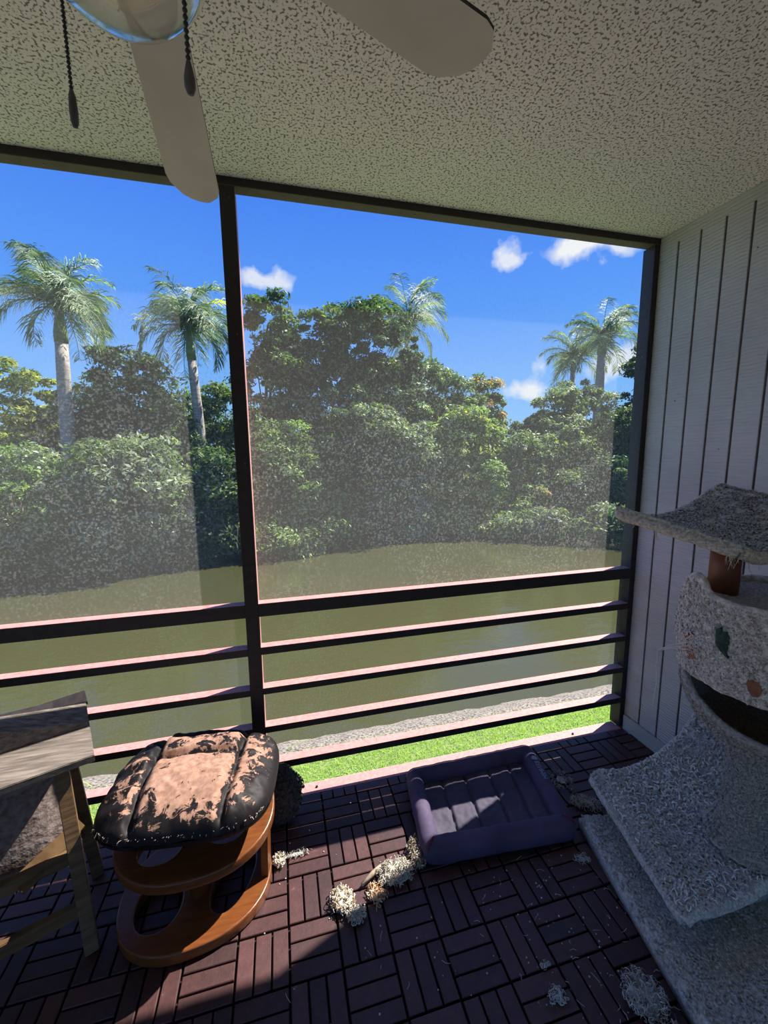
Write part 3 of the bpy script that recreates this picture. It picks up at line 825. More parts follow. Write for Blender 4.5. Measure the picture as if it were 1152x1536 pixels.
# ================================================================== FOOTSTOOL
def worn_leather():
    mt, nt, b = nodes_of('peeling_black_leather')
    co = coords(nt)
    n = N(nt, 'TexNoise', Scale=24.0, Detail=9.0, Roughness=0.72, Distortion=0.6)
    nt.links.new(co, n.inputs['Vector'])
    big = N(nt, 'TexNoise', Scale=4.5, Detail=2.0)
    nt.links.new(co, big.inputs['Vector'])
    at = N(nt, 'Attribute'); at.attribute_name = 'wear'
    a1 = N(nt, 'Math', operation='MULTIPLY_ADD'); a1.inputs[1].default_value = 1.4
    nt.links.new(n.outputs['Fac'], a1.inputs[0]); nt.links.new(at.outputs['Fac'], a1.inputs[2])
    a2 = N(nt, 'Math', operation='MULTIPLY_ADD'); a2.inputs[1].default_value = 0.35
    nt.links.new(big.outputs['Fac'], a2.inputs[0]); nt.links.new(a1.outputs[0], a2.inputs[2])
    a3 = N(nt, 'Math', operation='MULTIPLY'); a3.inputs[1].default_value = 0.5 / 1.27
    nt.links.new(a2.outputs[0], a3.inputs[0])
    mk = ramp(nt, a3.outputs[0], [(0.5, (0, 0, 0)), (0.506, (1, 1, 1))])
    mk.color_ramp.interpolation = 'LINEAR'
    n3 = N(nt, 'TexNoise', Scale=60.0, Detail=3.0)
    nt.links.new(co, n3.inputs['Vector'])
    tan = ramp(nt, n3.outputs['Fac'], [(0.35, (0.27, 0.145, 0.10)), (0.65, (0.40, 0.235, 0.17))])
    mx = N(nt, 'Mix'); mx.data_type = 'RGBA'
    nt.links.new(mk.outputs[0], mx.inputs[0]); mx.inputs[6].default_value = (0.010, 0.0075, 0.008, 1); b.inputs['Specular IOR Level'].default_value = 0.25
    nt.links.new(tan.outputs[0], mx.inputs[7])
    nt.links.new(mx.outputs[2], b.inputs['Base Color'])
    rr = N(nt, 'MapRange'); rr.inputs['To Min'].default_value = 0.58; rr.inputs['To Max'].default_value = 0.9
    nt.links.new(mk.outputs[0], rr.inputs['Value']); nt.links.new(rr.outputs[0], b.inputs['Roughness'])
    inv = N(nt, 'Math', operation='SUBTRACT'); inv.inputs[0].default_value = 1.0
    nt.links.new(mk.outputs[0], inv.inputs[1])
    hs = N(nt, 'Math', operation='MULTIPLY_ADD'); hs.inputs[1].default_value = 0.25
    nt.links.new(n3.outputs['Fac'], hs.inputs[0]); nt.links.new(inv.outputs[0], hs.inputs[2])
    bump(nt, b, hs.outputs[0], 0.8, 0.003)
    return mt
M['leather'] = worn_leather()
M['stool_wood'] = simple('orange_brown_bent_wood', (0.13, 0.037, 0.009), (0.185, 0.058, 0.013), 0.34, 14, (1, 6, 6), 0.05)
stool = thing('footstool', (-2.09, -0.33, 0), 'footstool with peeling black leather cushion on an orange-brown bentwood ring base', 'footstool')
SC = Vector((-2.085, -0.285, 0)); SA = math.radians(-7)
def s2w(u, v, z, hu=0.272, hv=0.222):
    x, yv = u * hu, v * hv
    return (SC.x + x * math.cos(SA) - yv * math.sin(SA), SC.y + x * math.sin(SA) + yv * math.cos(SA), z)
def cushion():
    nu, nv = 110, 96
    verts = []; wear = []
    def sq(a, b_):   # square -> rounded square
        k = max(abs(a), abs(b_)); 
        if k < 1e-6: return 0, 0
        ln_ = (abs(a) ** 3.4 + abs(b_) ** 3.4) ** (1 / 3.4)
        return a * k / ln_, b_ * k / ln_
    for layer in (0, 1):
        for j in range(nv + 1):
            for i in range(nu + 1):
                a, b_ = -1 + 2 * i / nu, -1 + 2 * j / nv
                u, v = sq(a, b_)
                k = (abs(u) ** 3.4 + abs(v) ** 3.4) ** (1 / 3.4)
                pr_ = (1 - min(k, 1) ** 3.2)
                if layer == 0:
                    z = 0.378 + 0.088 * max(pr_, 0) ** 0.5
                    def seam(dist, w=0.055, dep=0.026): return -dep * math.exp(-(dist / w) ** 2)
                    su = 0.50 + 0.03 * v; sl = -0.52 - 0.06 * v
                    z += seam(u - su) * min(1, pr_ * 2 + .3) + seam(u - sl) * min(1, pr_ * 2 + .3)
                    if sl < u < su:
                        z += seam(v - (0.22 + 0.05 * u), 0.06, 0.022) + seam(v - 0.72, .05, .012)
                        z += 0.010 * math.exp(-((v + .25) / .4) ** 2)
                        if v > 0.22: z += 0.004
                    z += 0.010 * nz((u * 3, v * 3, 1)) + 0.004 * nz((u * 9, v * 9, 4)) + 0.0015 * nz((u * 30, v * 30, 4))
                    z += 0.004 * math.sin(v * 24 + 2 * u) * math.exp(-((u + .8) / .3) ** 2)
                    w_ = 0.50 * pr_ ** 0.35
                    for dd in (u - su, u - sl, (v - (0.22 + .05 * u)) if sl < u < su else 9): w_ -= 0.22 * math.exp(-(dd / 0.035) ** 2)
                    if u < -0.5: w_ -= 0.08
                    if v > 0.72: w_ -= 0.3
                    if v > .3: w_ -= .03
                    if -0.2 < u < .45 and v < .05: w_ += 0.07
                    wear.append(w_ if pr_ > 0.12 else -0.5)
                else:
                    z = 0.378 - 0.060 * max(pr_, 0) ** 0.45
                    wear.append(-0.5)
                verts.append(s2w(u, v, z))
    f = []
    W = nu + 1; off = (nu + 1) * (nv + 1)
    for j in range(nv):
        for i in range(nu):
            q_ = (j * W + i, j * W + i + 1, (j + 1) * W + i + 1, (j + 1) * W + i)
            f.append(q_); f.append(tuple(off + x for x in q_[::-1]))
    me = bpy.data.meshes.new('cushion'); me.from_pydata(verts, [], f)
    at = me.attributes.new('wear', 'FLOAT', 'POINT'); at.data.foreach_set('value', wear)
    me.materials.append(M['leather'])
    me.polygons.foreach_set('use_smooth', [True] * len(me.polygons))
    bm = bmesh.new(); bm.from_mesh(me); bmesh.ops.remove_doubles(bm, verts=bm.verts, dist=0.0004); bm.to_mesh(me); bm.free()
    return link('cushion', me, stool)
cushion()
# piping / torn edge strands
mb = MB(); r_ = random.Random(9)
for k in range(150):
    u = r_.uniform(-.9, .95); v = -0.985 * (1 - abs(u) ** 3.4) ** (1 / 3.4)
    p = Vector(s2w(u, v * .97, 0.392)); e = p + Vector((r_.uniform(-.008, .008), r_.uniform(-.012, .002), r_.uniform(-.008, .01)))
    mb.tube([p, p.lerp(e, .5) + Vector((0, 0, .002)), e], [.0012, .001, .0005], 3)
mb.build('torn_trim', simple('torn_lining', (0.45, 0.36, 0.30), None, 0.9), stool)

def plate(name, outer, holes, z0, th, mat_, parent, tilt=(0, 0), pivot=(0, 0), bev=0.005):
    cu = bpy.data.curves.new(name, 'CURVE'); cu.dimensions = '2D'; cu.fill_mode = 'BOTH'
    cu.extrude = th / 2 - bev; cu.bevel_depth = bev; cu.bevel_resolution = 2; cu.offset = -bev
    for pts in [outer] + holes:
        sp = cu.splines.new('POLY'); sp.points.add(len(pts) - 1); sp.use_cyclic_u = True
        for q_, p in zip(sp.points, pts): q_.co = (p[0], p[1], 0, 1)
    tmp = bpy.data.objects.new('tmp', cu)
    dg = bpy.context.evaluated_depsgraph_get()
    COL.objects.link(tmp); dg.update()
    me = bpy.data.meshes.new_from_object(tmp.evaluated_get(dg)); me.name = name
    bpy.data.objects.remove(tmp); bpy.data.curves.remove(cu)
    for v in me.vertices:
        v.co.z += z0 + tilt[0] * (v.co.x - pivot[0]) + tilt[1] * (v.co.y - pivot[1])
    me.materials.clear(); me.materials.append(mat_)
    return link(name, me, parent)
def sup(cx, cy, rx, ry, n=64, p=2.3, rot=0.0, fn=None):
    out = []
    for k in range(n):
        a = 2 * PI * k / n; c, s = math.cos(a), math.sin(a)
        r1 = (abs(c) ** p + abs(s) ** p) ** (-1 / p)
        x, yv = rx * r1 * c, ry * r1 * s
        out.append((cx + x * math.cos(rot) - yv * math.sin(rot), cy + x * math.sin(rot) + yv * math.cos(rot)))
    return out
plate('ring_base', sup(-2.092, -0.325, 0.240, 0.212, rot=0.12), [sup(-2.205, -0.375, 0.070, 0.088, 40, 2.1, 0.1), sup(-1.975, -0.345, 0.058, 0.115, 40, 2.1, -0.35)], 0.024, 0.038, M['stool_wood'], stool)
plate('upper_ring', sup(-2.083, -0.290, 0.252, 0.205, rot=0.03), [sup(-2.185, -0.375, 0.066, 0.050, 40, 2.2), sup(-1.985, -0.355, 0.060, 0.050, 40, 2.2)], 0.245, 0.034, M['stool_wood'], stool, (0.0, 0.16), (-2.08, -0.29))
# curved risers joining the rings, and the swivel post under the cushion
mb = MB()
for a0, a1 in ((-0.32, 0.55),):
    v = []; f = []; nn = 16
    for k in range(nn + 1):
        a = a0 + (a1 - a0) * k / nn
        for rr, zz in ((1.0, 0.03), (0.90, 0.03), (1.03, 0.235), (0.93, 0.235)):
            x, yv = -2.092 + 0.238 * rr * math.cos(a) * (abs(math.cos(a)) ** 2.3 + abs(math.sin(a)) ** 2.3) ** (-1 / 2.3), -0.31 + 0.21 * rr * math.sin(a)
            v.append((x, yv, zz + (0.16 * (yv + .29) if zz > .1 else 0)))
        if k:
            o_ = 4 * k
            f += [(o_ - 4, o_, o_ + 2, o_ - 2), (o_ - 3, o_ - 1, o_ + 3, o_ + 1)]
    f += [(0, 2, 3, 1), (4 * nn, 4 * nn + 1, 4 * nn + 3, 4 * nn + 2)]
    mb.add(v, f)
mb.build('riser', M['stool_wood'], stool, smooth=False)
mb = MB(); mb.tube([(-2.085, -0.36, 0.02), (-2.085, -0.32, 0.24)], 0.034, 20)
mb.build('centre_column', M['stool_wood'], stool, smooth=True)
mb = MB(); mb.lathe([(0, 0.25), (.09, .25), (.10, .26), (.10, .31), (.05, .34), (0, .34)], (-2.085, -0.285, 0), 28)
mb.build('swivel_mount', M['black'], stool, smooth=True)

# dark shaggy rag slumped behind the stool
M['rag'] = simple('charcoal_shag', (0.030, 0.029, 0.027), (0.075, 0.072, 0.066), 0.95, 90, bmp=0.8, detail=6)
def rag_fn(u, v):
    a = 2 * PI * u; t = v
    prof_r = (math.sin(PI * min(1, 0.06 + t * 0.93)) ** 0.55)
    c = Vector((-1.822 + 0.030 * math.sin(t * 3), -0.105 - 0.012 * t, 0.245 * t + 0.004))
    rx, ry = 0.068, 0.075
    rr = prof_r * (1.12 - 0.45 * t) * (1 + 0.22 * nz((math.cos(a) * 1.5, math.sin(a) * 1.5, t * 4)) + 0.09 * nz((math.cos(a) * 6, math.sin(a) * 6, t * 14)))
    return (c.x + rx * rr * math.cos(a), min(c.y + ry * rr * math.sin(a), -0.004), max(c.z, 0.003))
mb = grid_mesh(rag_fn, 60, 50, wrap_u=True)
pts = [rag_fn(random.random(), 0.05 + .9 * random.random()) for _ in range(500)]
nr = [(p[0] + 1.82, p[1] + .105, p[2] * .3 - .02) for p in pts]
tufts(mb, pts, nr, 2600, 0.011, 0, seed=3)
tag(mb.build('shaggy_rag', M['rag'], smooth=True), 'charcoal shaggy rag slumped behind the footstool by the railing', 'rag')

# ================================================================== WEATHERED TABLE (left)
def weathered():
    mt, nt, b = nodes_of('weathered_grey_wood')
    n = N(nt, 'TexNoise', Scale=7.0, Detail=8.0, Roughness=0.65)
    nt.links.new(coords(nt, (1.2, 13, 13), (0, 0, math.radians(-22))), n.inputs['Vector'])
    r = ramp(nt, n.outputs['Fac'], [(0.30, (0.055, 0.042, 0.036)), (0.48, (0.145, 0.115, 0.092)), (0.68, (0.25, 0.205, 0.17))])
    nt.links.new(r.outputs[0], b.inputs['Base Color']); b.inputs['Roughness'].default_value = 0.85
    bump(nt, b, n.outputs['Fac'], 0.35, 0.004)
    return mt
M['weathered'] = weathered()
M['golden'] = simple('golden_brown_teak', (0.085, 0.046, 0.018), (0.17, 0.098, 0.040), 0.6, 9, (1, 1, 8), 0.15)
tbl = thing('wooden_table', (-2.55, -0.25, 0), 'weathered grey wooden slatted table at the left edge', 'table')
def slab4(pts, th):
    mb = MB(); mb.prism(pts, (0, 0, -th)); return mb
DX = Vector((-0.93, -0.375, 0))   # direction in which the boards run to the left
def board(p_near, p_far, length, th, lift_far=0.0, lift_near=0.0):
    a, b_ = Vector(p_near), Vector(p_far)
    c = b_ + DX * length + Vector((0, 0, lift_far)); d = a + DX * length + Vector((0, 0, lift_near))
    return slab4([a, b_, c, d], th)
board((-2.340, -0.363, 0.600), (-2.424, -0.182, 0.600), 1.0, 0.022).build('tabletop_slat', M['weathered'], tbl, bevel=0.002)
board((-2.416, -0.200, 0.612), (-2.450, -0.128, 0.642), 1.0, 0.016, 0.18, 0.0).build('tabletop_slat', M['weathered'], tbl, bevel=0.002)
board((-2.446, -0.126, 0.645), (-2.472, -0.078, 0.664), 1.0, 0.014, -0.06, 0.10).build('tabletop_slat', M['frame'], tbl, bevel=0.002)
for a, b_ in (((-2.450, -0.325, 0.58), (-2.382, -0.424, 0.0)), ((-2.50, -0.19, 0.58), (-2.462, -0.165, 0.0)), ((-3.15, -0.60, 0.58), (-3.10, -0.70, 0.0)), ((-3.20, -0.45, 0.58), (-3.16, -0.42, 0.0))):
    mb = MB(); mb.beam(a, b_, 0.040, 0.036, (0.9, 0.4, 0.1)); mb.build('leg', M['golden'], tbl, bevel=0.002)
mb = MB(); mb.beam((-2.43, -0.345, 0.262), (-3.12, -0.64, 0.262), 0.022, 0.042); mb.build('stretcher', M['golden'], tbl, bevel=0.002)
mb = MB(); mb.beam((-2.395, -0.385, 0.118), (-3.11, -0.675, 0.118), 0.022, 0.045); mb.build('stretcher', M['golden'], tbl, bevel=0.002)
mb = MB(); mb.beam((-2.435, -0.275, 0.30), (-2.56, -0.40, 0.245), 0.07, 0.018); mb.build('brace', M['golden'], tbl, bevel=0.002)
mb = MB(); mb.beam((-2.478, -0.20, 0.262), (-3.18, -0.46, 0.262), 0.022, 0.042); mb.build('stretcher', M['golden'], tbl, bevel=0.002)

# brown plush cushion stuffed under the table
M['plush'] = simple('brown_plush', (0.12, 0.085, 0.072), (0.24, 0.185, 0.165), 0.95, 60, bmp=0.6, detail=6)
def plush_fn(u, v):
    a = 2 * PI * u; ph = -PI / 2 + PI * v
    def se(x, p): return math.copysign(abs(x) ** p, x)
    x = se(math.cos(ph), 0.55) * se(math.cos(a), 0.6); yv = se(math.cos(ph), 0.55) * se(math.sin(a), 0.6); z = se(math.sin(ph), 0.6)
    k = 1 + 0.06 * nz((x * 2.1, yv * 2.1, z * 2.1)) + 0.02 * nz((x * 7, yv * 7, z * 7))
    lx, ly = x * 0.275 * k, yv * 0.082 * k
    ca, sa = math.cos(math.radians(21)), math.sin(math.radians(21))
    return (-2.765 + lx * ca - ly * sa, -0.345 + lx * sa + ly * ca, 0.445 + z * 0.12 * k)
def plush2(u, v):
    x, yv, z = plush_fn(u, v)
    t = (z - 0.445) / 0.12
    return (x - 0.01 * t, yv + 0.045 + 0.02 * t, 0.345 + t * 0.205)
mb = grid_mesh(plush2, 70, 40, wrap_u=True)
ph = mb.build('plush_cushion', M['plush'], smooth=True)
tag(ph, 'brown plush cushion with cat hair tucked under the table top', 'cushion')

# ================================================================== DOG BED
M['bed'] = simple('purple_grey_canvas', (0.052, 0.036, 0.080), (0.085, 0.060, 0.115), 0.8, 9, bmp=0.15, detail=6)
M['bed_pad'] = simple('purple_grey_pad', (0.050, 0.042, 0.068), (0.085, 0.070, 0.105), 0.8, 7, bmp=0.2, detail=6)
M['red_piping'] = simple('red_piping', (0.18, 0.012, 0.03), None, 0.7)
M['print'] = simple('grey_blue_print', (0.24, 0.28, 0.37), (0.32, 0.36, 0.46), 0.8, 60)
bed = thing('pet_bed', (-0.97, -0.28, 0), 'purple-grey bolster pet bed lying beside the sill', 'pet bed')
BC = {'bl': Vector((-1.236, -0.092, 0)), 'br': Vector((-0.662, -0.090, 0)), 'fr': Vector((-0.737, -0.478, 0)), 'fl': Vector((-1.281, -0.434, 0))}
def bolster(a, b_, ra, rb, seed, sag=0.0):
    a, b_ = Vector(a), Vector(b_); L = (b_ - a).length; d = (b_ - a) / L; s = Vector((-d.y, d.x, 0))
    mb = MB()
    def fn(u, v):
        an = 2 * PI * u; t = v
        end = min(1, (min(t, 1 - t) * L / 0.045)) ; e = math.sqrt(max(0, 1 - (1 - end) ** 2))
        rr = (ra + (rb - ra) * t) * (0.25 + 0.75 * e)
        wr = 0.05 * nz((t * L * 28 + seed, math.cos(an) * .8, math.sin(an) * .8)) + 0.035 * nz((t * L * 70 + seed, math.cos(an), 0))
        rr *= 1 + wr
        p = a + d * (L * (-0.06 + 1.12 * t)) + s * (rr * 1.0 * math.cos(an))
        return (p.x, p.y, max(0.003, 0.042 + rr * 1.1 * math.sin(an)))
    grid_mesh(fn, 40, 90, mb, wrap_u=True)
    return mb
for a, b_, r0, r1, sd_ in (('bl', 'br', .036, .036, 1), ('br', 'fr', .036, .039, 7), ('fr', 'fl', .041, .041, 13), ('fl', 'bl', .038, .036, 19)):
    bolster(BC[a], BC[b_], r0, r1, sd_).build('bolster', M['bed'], bed, smooth=True)
def pad_fn(u, v):
    p = (BC['fl'].lerp(BC['fr'], u)).lerp(BC['bl'].lerp(BC['br'], u), v)
    z = 0.052 - 0.008 * abs(math.cos(PI * u * 4.6 + .4)) ** 9 * 2 + 0.005 * nz((u * 7, v * 5, 0)) + 0.006 * math.sin(PI * v)
    seam = min(abs(u - s_) for s_ in (0.22, 0.41, 0.62, 0.80))
    z = 0.032 + 0.005 * nz((u * 7, v * 5, 0)) + 0.003 * nz((u * 25, v * 20, 0)) - 0.013 * math.exp(-(seam / 0.012) ** 2)
    return (p.x, p.y, z)
mb = grid_mesh(pad_fn, 150, 60); mb.build('quilted_pad', M['bed_pad'], bed, smooth=True)
# red piping at the front corners
for c, (dx, dy), nm in (('fl', (1, 1), 0), ('fr', (-1, 1), 1)):
    p = BC[c]; mb = MB(); pts = []
    for k in range(9):
        a = -0.9 + k * 1.9 / 8
        dd = Vector((-dx * 0.036 * math.sin(a) * .75, -dy * 0.036 * math.sin(a) * .75, 0.046 * math.cos(a)))
        pts.append(Vector((p.x, p.y, 0.045)) - Vector((-dd.x, -dd.y, -dd.z)) * 1.0)
    mb.tube(pts, 0.0028, 6); mb.build('piping', M['red_piping'], bed, smooth=True)
# faint printed mark on the right bolster: a disc and a row of letters
def text_obj(name, s, size, mat_, parent, origin, xdir, ydir, lift_fn, th=0.0006, weight=0.0):
    cu = bpy.data.curves.new(name, 'FONT'); cu.body = s; cu.size = size; cu.extrude = th; cu.offset = weight
    tmp = bpy.data.objects.new('tmp', cu); COL.objects.link(tmp)
    dg = bpy.context.evaluated_depsgraph_get(); dg.update()
    me = bpy.data.meshes.new_from_object(tmp.evaluated_get(dg)); me.name = name
    bpy.data.objects.remove(tmp); bpy.data.curves.remove(cu)
    for v in me.vertices:
        v.co = lift_fn(v.co.x, v.co.y, v.co.z)
    me.materials.clear(); me.materials.append(mat_)
    return link(name, me, parent)
rb0, rb1 = BC['br'], BC['fr']; rd = (rb1 - rb0).normalized(); rs = Vector((-rd.y, rd.x, 0))
def on_bolster(x, yv, z):
    an = math.radians(88) + (yv - 0.014) / 0.05
    r0 = 0.0385 + z
    p = rb0 + rd * (0.075 + x) + rs * (r0 * math.cos(an))
    return Vector((p.x, p.y, 0.045 + r0 * 1.1 * math.sin(an)))
text_obj('printed_letters', 'BRNMIM', 0.038, M['print'], bed, None, None, None, lambda x, y_, z: on_bolster(x * .74 + 0.030, y_, z + .0025))
mb = MB(); v = [on_bolster(0.012, 0.014, .003)] + [on_bolster(0.012 + 0.013 * math.cos(a), 0.014 + 0.017 * math.sin(a), .003) for a in [2 * PI * k / 20 for k in range(20)]]
mb.add(v, [(0, k + 1, (k + 1) % 20 + 1) for k in range(20)]); mb.build('printed_disc', M['print'], bed)

# ================================================================== CAT TREE
def carpet(name, c1, c2, scale=120):
    return simple(name, c1, c2, 0.97, scale, bmp=0.9, detail=7, bdist=0.006, spec=0.1)
M['carpet'] = carpet('worn_grey_carpet', (0.37, 0.352, 0.31), (0.68, 0.65, 0.59))
M['carpet_side'] = carpet('darker_carpet', (0.26, 0.235, 0.205), (0.48, 0.45, 0.40))  # darker carpet for the bowl, support blocks and perch underside
M['face'] = carpet('torn_beige_carpet', (0.46, 0.40, 0.335), (0.84, 0.77, 0.68), 70)
M['wood_post'] = simple('red_brown_post', (0.17, 0.052, 0.018), (0.26, 0.085, 0.03), 0.45, 7, (3, 3, .8), 0.05)
M['bare'] = simple('bare_brown_board', (0.22, 0.085, 0.045), (0.32, 0.14, 0.08), 0.8, 30)
M['green_felt'] = simple('green_felt', (0.020, 0.045, 0.032), (0.045, 0.08, 0.058), 0.95, 90, bmp=.6)
M['white_thread'] = simple('white_thread', (0.72, 0.70, 0.66), None, 0.8)
M['inner_dark'] = carpet('brown_lining', (0.20, 0.155, 0.125), (0.34, 0.28, 0.235))
cat = thing('cat_tree', (-0.40, -0.78, 0), 'tattered grey carpeted cat tree with cat-face condo and top perch', 'cat tree')

# base slab
def base_fn_top(u, v):
    a = Vector((-0.663, -0.455, 0)); ex = Vector((0.575, -0.125, 0)); ey = Vector((-0.165, -0.79, 0))
    p = a + ex * u + ey * v
    e = min(u, 1 - u, v, 1 - v)
    z = 0.062 * min(1, (e * 24 + .35)) ** .5 if e < .03 else 0.062
    z += 0.0025 * nz((p.x * 30, p.y * 30, 0)) + 0.0015 * nz((p.x * 90, p.y * 90, 0))
    return (p.x, p.y, z)
mb = grid_mesh(base_fn_top, 130, 150)
a = Vector((-0.663, -0.455, 0)); ex = Vector((0.575, -0.125, 0)); ey = Vector((-0.165, -0.79, 0))
mb.prism([a + Vector((0, 0, .001)), a + ex + Vector((0, 0, .001)), a + ex + ey + Vector((0, 0, .001)), a + ey + Vector((0, 0, .001))], (0, 0, 0.038), 0)
r_ = random.Random(2)
pts = [base_fn_top(r_.random(), r_.random()) for _ in range(2500)]
tufts(mb, pts, [(0, 0, 1)] * len(pts), 30000, 0.0085, 0, seed=5)
mb.build('base', M['carpet'], cat, smooth=True)

# curved half-pipe ramp
prof_r = [(-0.598, 0.196), (-0.560, 0.213), (-0.48, 0.197), (-0.363, 0.199), (-0.28, 0.226), (-0.20, 0.268), (-0.125, 0.325), (-0.075, 0.40), (-0.05, 0.47)]
def cr(pts, t):
    t = t * (len(pts) - 1); i = min(int(t), len(pts) - 2); f = t - i
    P = [Vector((*pts[max(0, min(len(pts) - 1, i + k))], 0)) for k in (-1, 0, 1, 2)]
    return 0.5 * ((2 * P[1]) + (P[2] - P[0]) * f + (2 * P[0] - 5 * P[1] + 4 * P[2] - P[3]) * f * f + (3 * P[1] - P[0] - 3 * P[2] + P[3]) * f ** 3)
def ramp_fn(u, v):
    q_ = cr(prof_r, u)
    x, z = q_.x, q_.y
    yy = -0.44 - 0.475 * v; x2 = x - 0.105 * v
    z += 0.005 * nz((x * 12, yy * 12, 0)) + 0.003 * nz((x * 45, yy * 45, 2)) - 0.02 * v * (1 - u)
    return Vector((x2, yy, z))
mb = MB()
nu_, nv_ = 110, 100
grid_mesh(lambda u, v: ramp_fn(u, v), nu_, nv_, mb)
th = Vector((0.012, 0, -0.034))
grid_mesh(lambda u, v: ramp_fn(u, v) + th, 50, 20, mb)
def rim(fa, n=90, rad=0.019):
    pts = [fa(k / (n - 1)) + th * .5 for k in range(n)]
    mb.tube(pts, [rad * (1 + 0.12 * nz((p.x * 30, p.y * 30, 1))) for p in pts], 12)
rim(lambda t: ramp_fn(0, t)); rim(lambda t: ramp_fn(t, 0)); rim(lambda t: ramp_fn(t, 1)); rim(lambda t: ramp_fn(1, t))
pts = [ramp_fn(r_.random() ** 1, r_.random()) for _ in range(3500)]
tufts(mb, pts, [(-.2, 0, 1)] * len(pts), 30000, 0.0105, 0, seed=6)
rp = mb.build('curved_ramp', M['carpet'], cat, smooth=True)
# loose knots and shreds of fibre on the ramp
mb = MB(); r_ = random.Random(12)
def curl(mb, c, s, r, rad=0.0012, up_=0.6):
    a0 = r.uniform(0, 6.28); n = 6
    ax = Vector((r.gauss(0, 1), r.gauss(0, 1), r.gauss(0, .5))).normalized(); b1 = ax.cross(Vector((0, 0, 1))).normalized(); b2 = ax.cross(b1)
    L_ = r.uniform(1.5, 4.5)
    pts = [c + (b1 * math.cos(a0 + L_ * k / n) + b2 * math.sin(a0 + L_ * k / n)) * s * (0.5 + .5 * k / n) + ax * s * .4 * k / n for k in range(n + 1)]
    for p in pts: p.z = max(p.z, c.z - s * .3)
    mb.tube(pts, rad, 4, caps=False)
for _ in range(620):
    u = min(1, max(0.03, r_.gauss(0.42, 0.2))); v = min(.98, max(0.02, r_.gauss(0.28, 0.18)))
    curl(mb, ramp_fn(u, v) + Vector((0, 0, 0.006)), r_.uniform(.007, .015), r_, r_.uniform(.0018, .0032))
for _ in range(160):
    t = r_.gauss(0.93, 0.04); u = r_.uniform(0.02, 0.6)
    curl(mb, ramp_fn(min(u, 1), min(1, t)) + Vector((0, 0, 0.004)), r_.uniform(.006, .016), r_, .0018)
lf = mb.build('loose_fibres', carpet('pale_loose_fibre', (0.70, 0.68, 0.62), (0.86, 0.83, 0.77)), rp)
lf['kind'] = 'stuff'
# block holding the ramp up
mb = MB(); mb.prism([(-0.50, -0.50, 0.05), (-0.20, -0.50, 0.05), (-0.30, -0.88, 0.05), (-0.58, -0.88, 0.05)], (0, 0, 0.115))
mb.build('support_block', M['carpet_side'], cat, bevel=0.006)
mb = MB(); mb.prism([(-0.17, -0.56, 0.05), (-0.09, -0.60, 0.05), (-0.16, -0.92, 0.05), (-0.24, -0.90, 0.05)], (0, 0, 0.20))
mb.build('support_block', M['carpet_side'], cat, bevel=0.006)

# condo drum: face panel above, open mouth, bowl below
DC = Vector((-0.33, -0.82)); DR = 0.225
def ear(a):  # angle in degrees -> extra height
    e = 0.0
    for c, w, h in ((152, 13, 0.055), (268, 13, 0.055)):
        e += h * math.exp(-((a - c) / w) ** 2)
    return e
def face_fn(u, v):
    a = u * 360; ra = math.radians(a)
    zt = 1.055 + ear(a) - 0.018 * math.exp(-((a - 100) / 45) ** 2); zb = 0.805 + 0.012 * nz((a * .05, 0, 3))
    z = zb + (zt - zb) * v
    r1 = DR + 0.012 * math.sin(PI * v) + 0.006 * nz((math.cos(ra) * 5, math.sin(ra) * 5, z * 9)) + 0.0035 * nz((math.cos(ra) * 18, math.sin(ra) * 18, z * 40))
    if v > 0.80: r1 -= 0.0
    r1 -= 0.006 * math.exp(-((z - 0.998) / 0.005) ** 2)
    return Vector((DC.x + r1 * math.cos(ra), DC.y + r1 * math.sin(ra), z))
mb = MB(); grid_mesh(lambda u, v: face_fn(u, v), 220, 60, mb, wrap_u=True)
def face_in(u, v):
    p = face_fn(u, v); c = Vector((DC.x, DC.y, p.z)); return c + (p - c) * 0.90
grid_mesh(face_in, 120, 14, mb, mi=1, wrap_u=True)
# rolled rims
def rimtube(f, n, rad, mi):
    pts = [f(k / n) for k in range(n + 1)]
    mb.tube(pts, [rad * (1 + .15 * nz((p.x * 40, p.y * 40, p.z * 40))) for p in pts], 10, mi, caps=False)
rimtube(lambda t: face_in(t, 1).lerp(face_fn(t, 1), .5), 160, 0.013, 0)
rimtube(lambda t: face_in(t, 0).lerp(face_fn(t, 0), .5), 160, 0.0125, 0)
r_ = random.Random(21)
uv_ = [(r_.uniform(0.33, 0.80), r_.random()) for _ in range(5000)]
pts = [face_fn(*q_) for q_ in uv_]
tufts(mb, pts, [(p.x - DC.x, p.y - DC.y, .02) for p in pts], 22000, 0.008, 0, seed=8)
condo = mb.build('condo_head', [M['face'], M['inner_dark']], cat, smooth=True)
# saddle-shaped lid the post passes through
def lid(u, v):
    a = 2 * PI * u; rr = DR * 0.93 * v
    x, yv = rr * math.cos(a), rr * math.sin(a)
    e = ear(math.degrees(a)) * v ** 6
    return (DC.x + x, DC.y + yv, 1.015 + 0.03 * v ** 2 + e + 0.004 * nz((x * 40, yv * 40, 0)))
mb = grid_mesh(lid, 90, 30, wrap_u=True); mb.build('condo_lid', M['carpet'], cat, smooth=True)
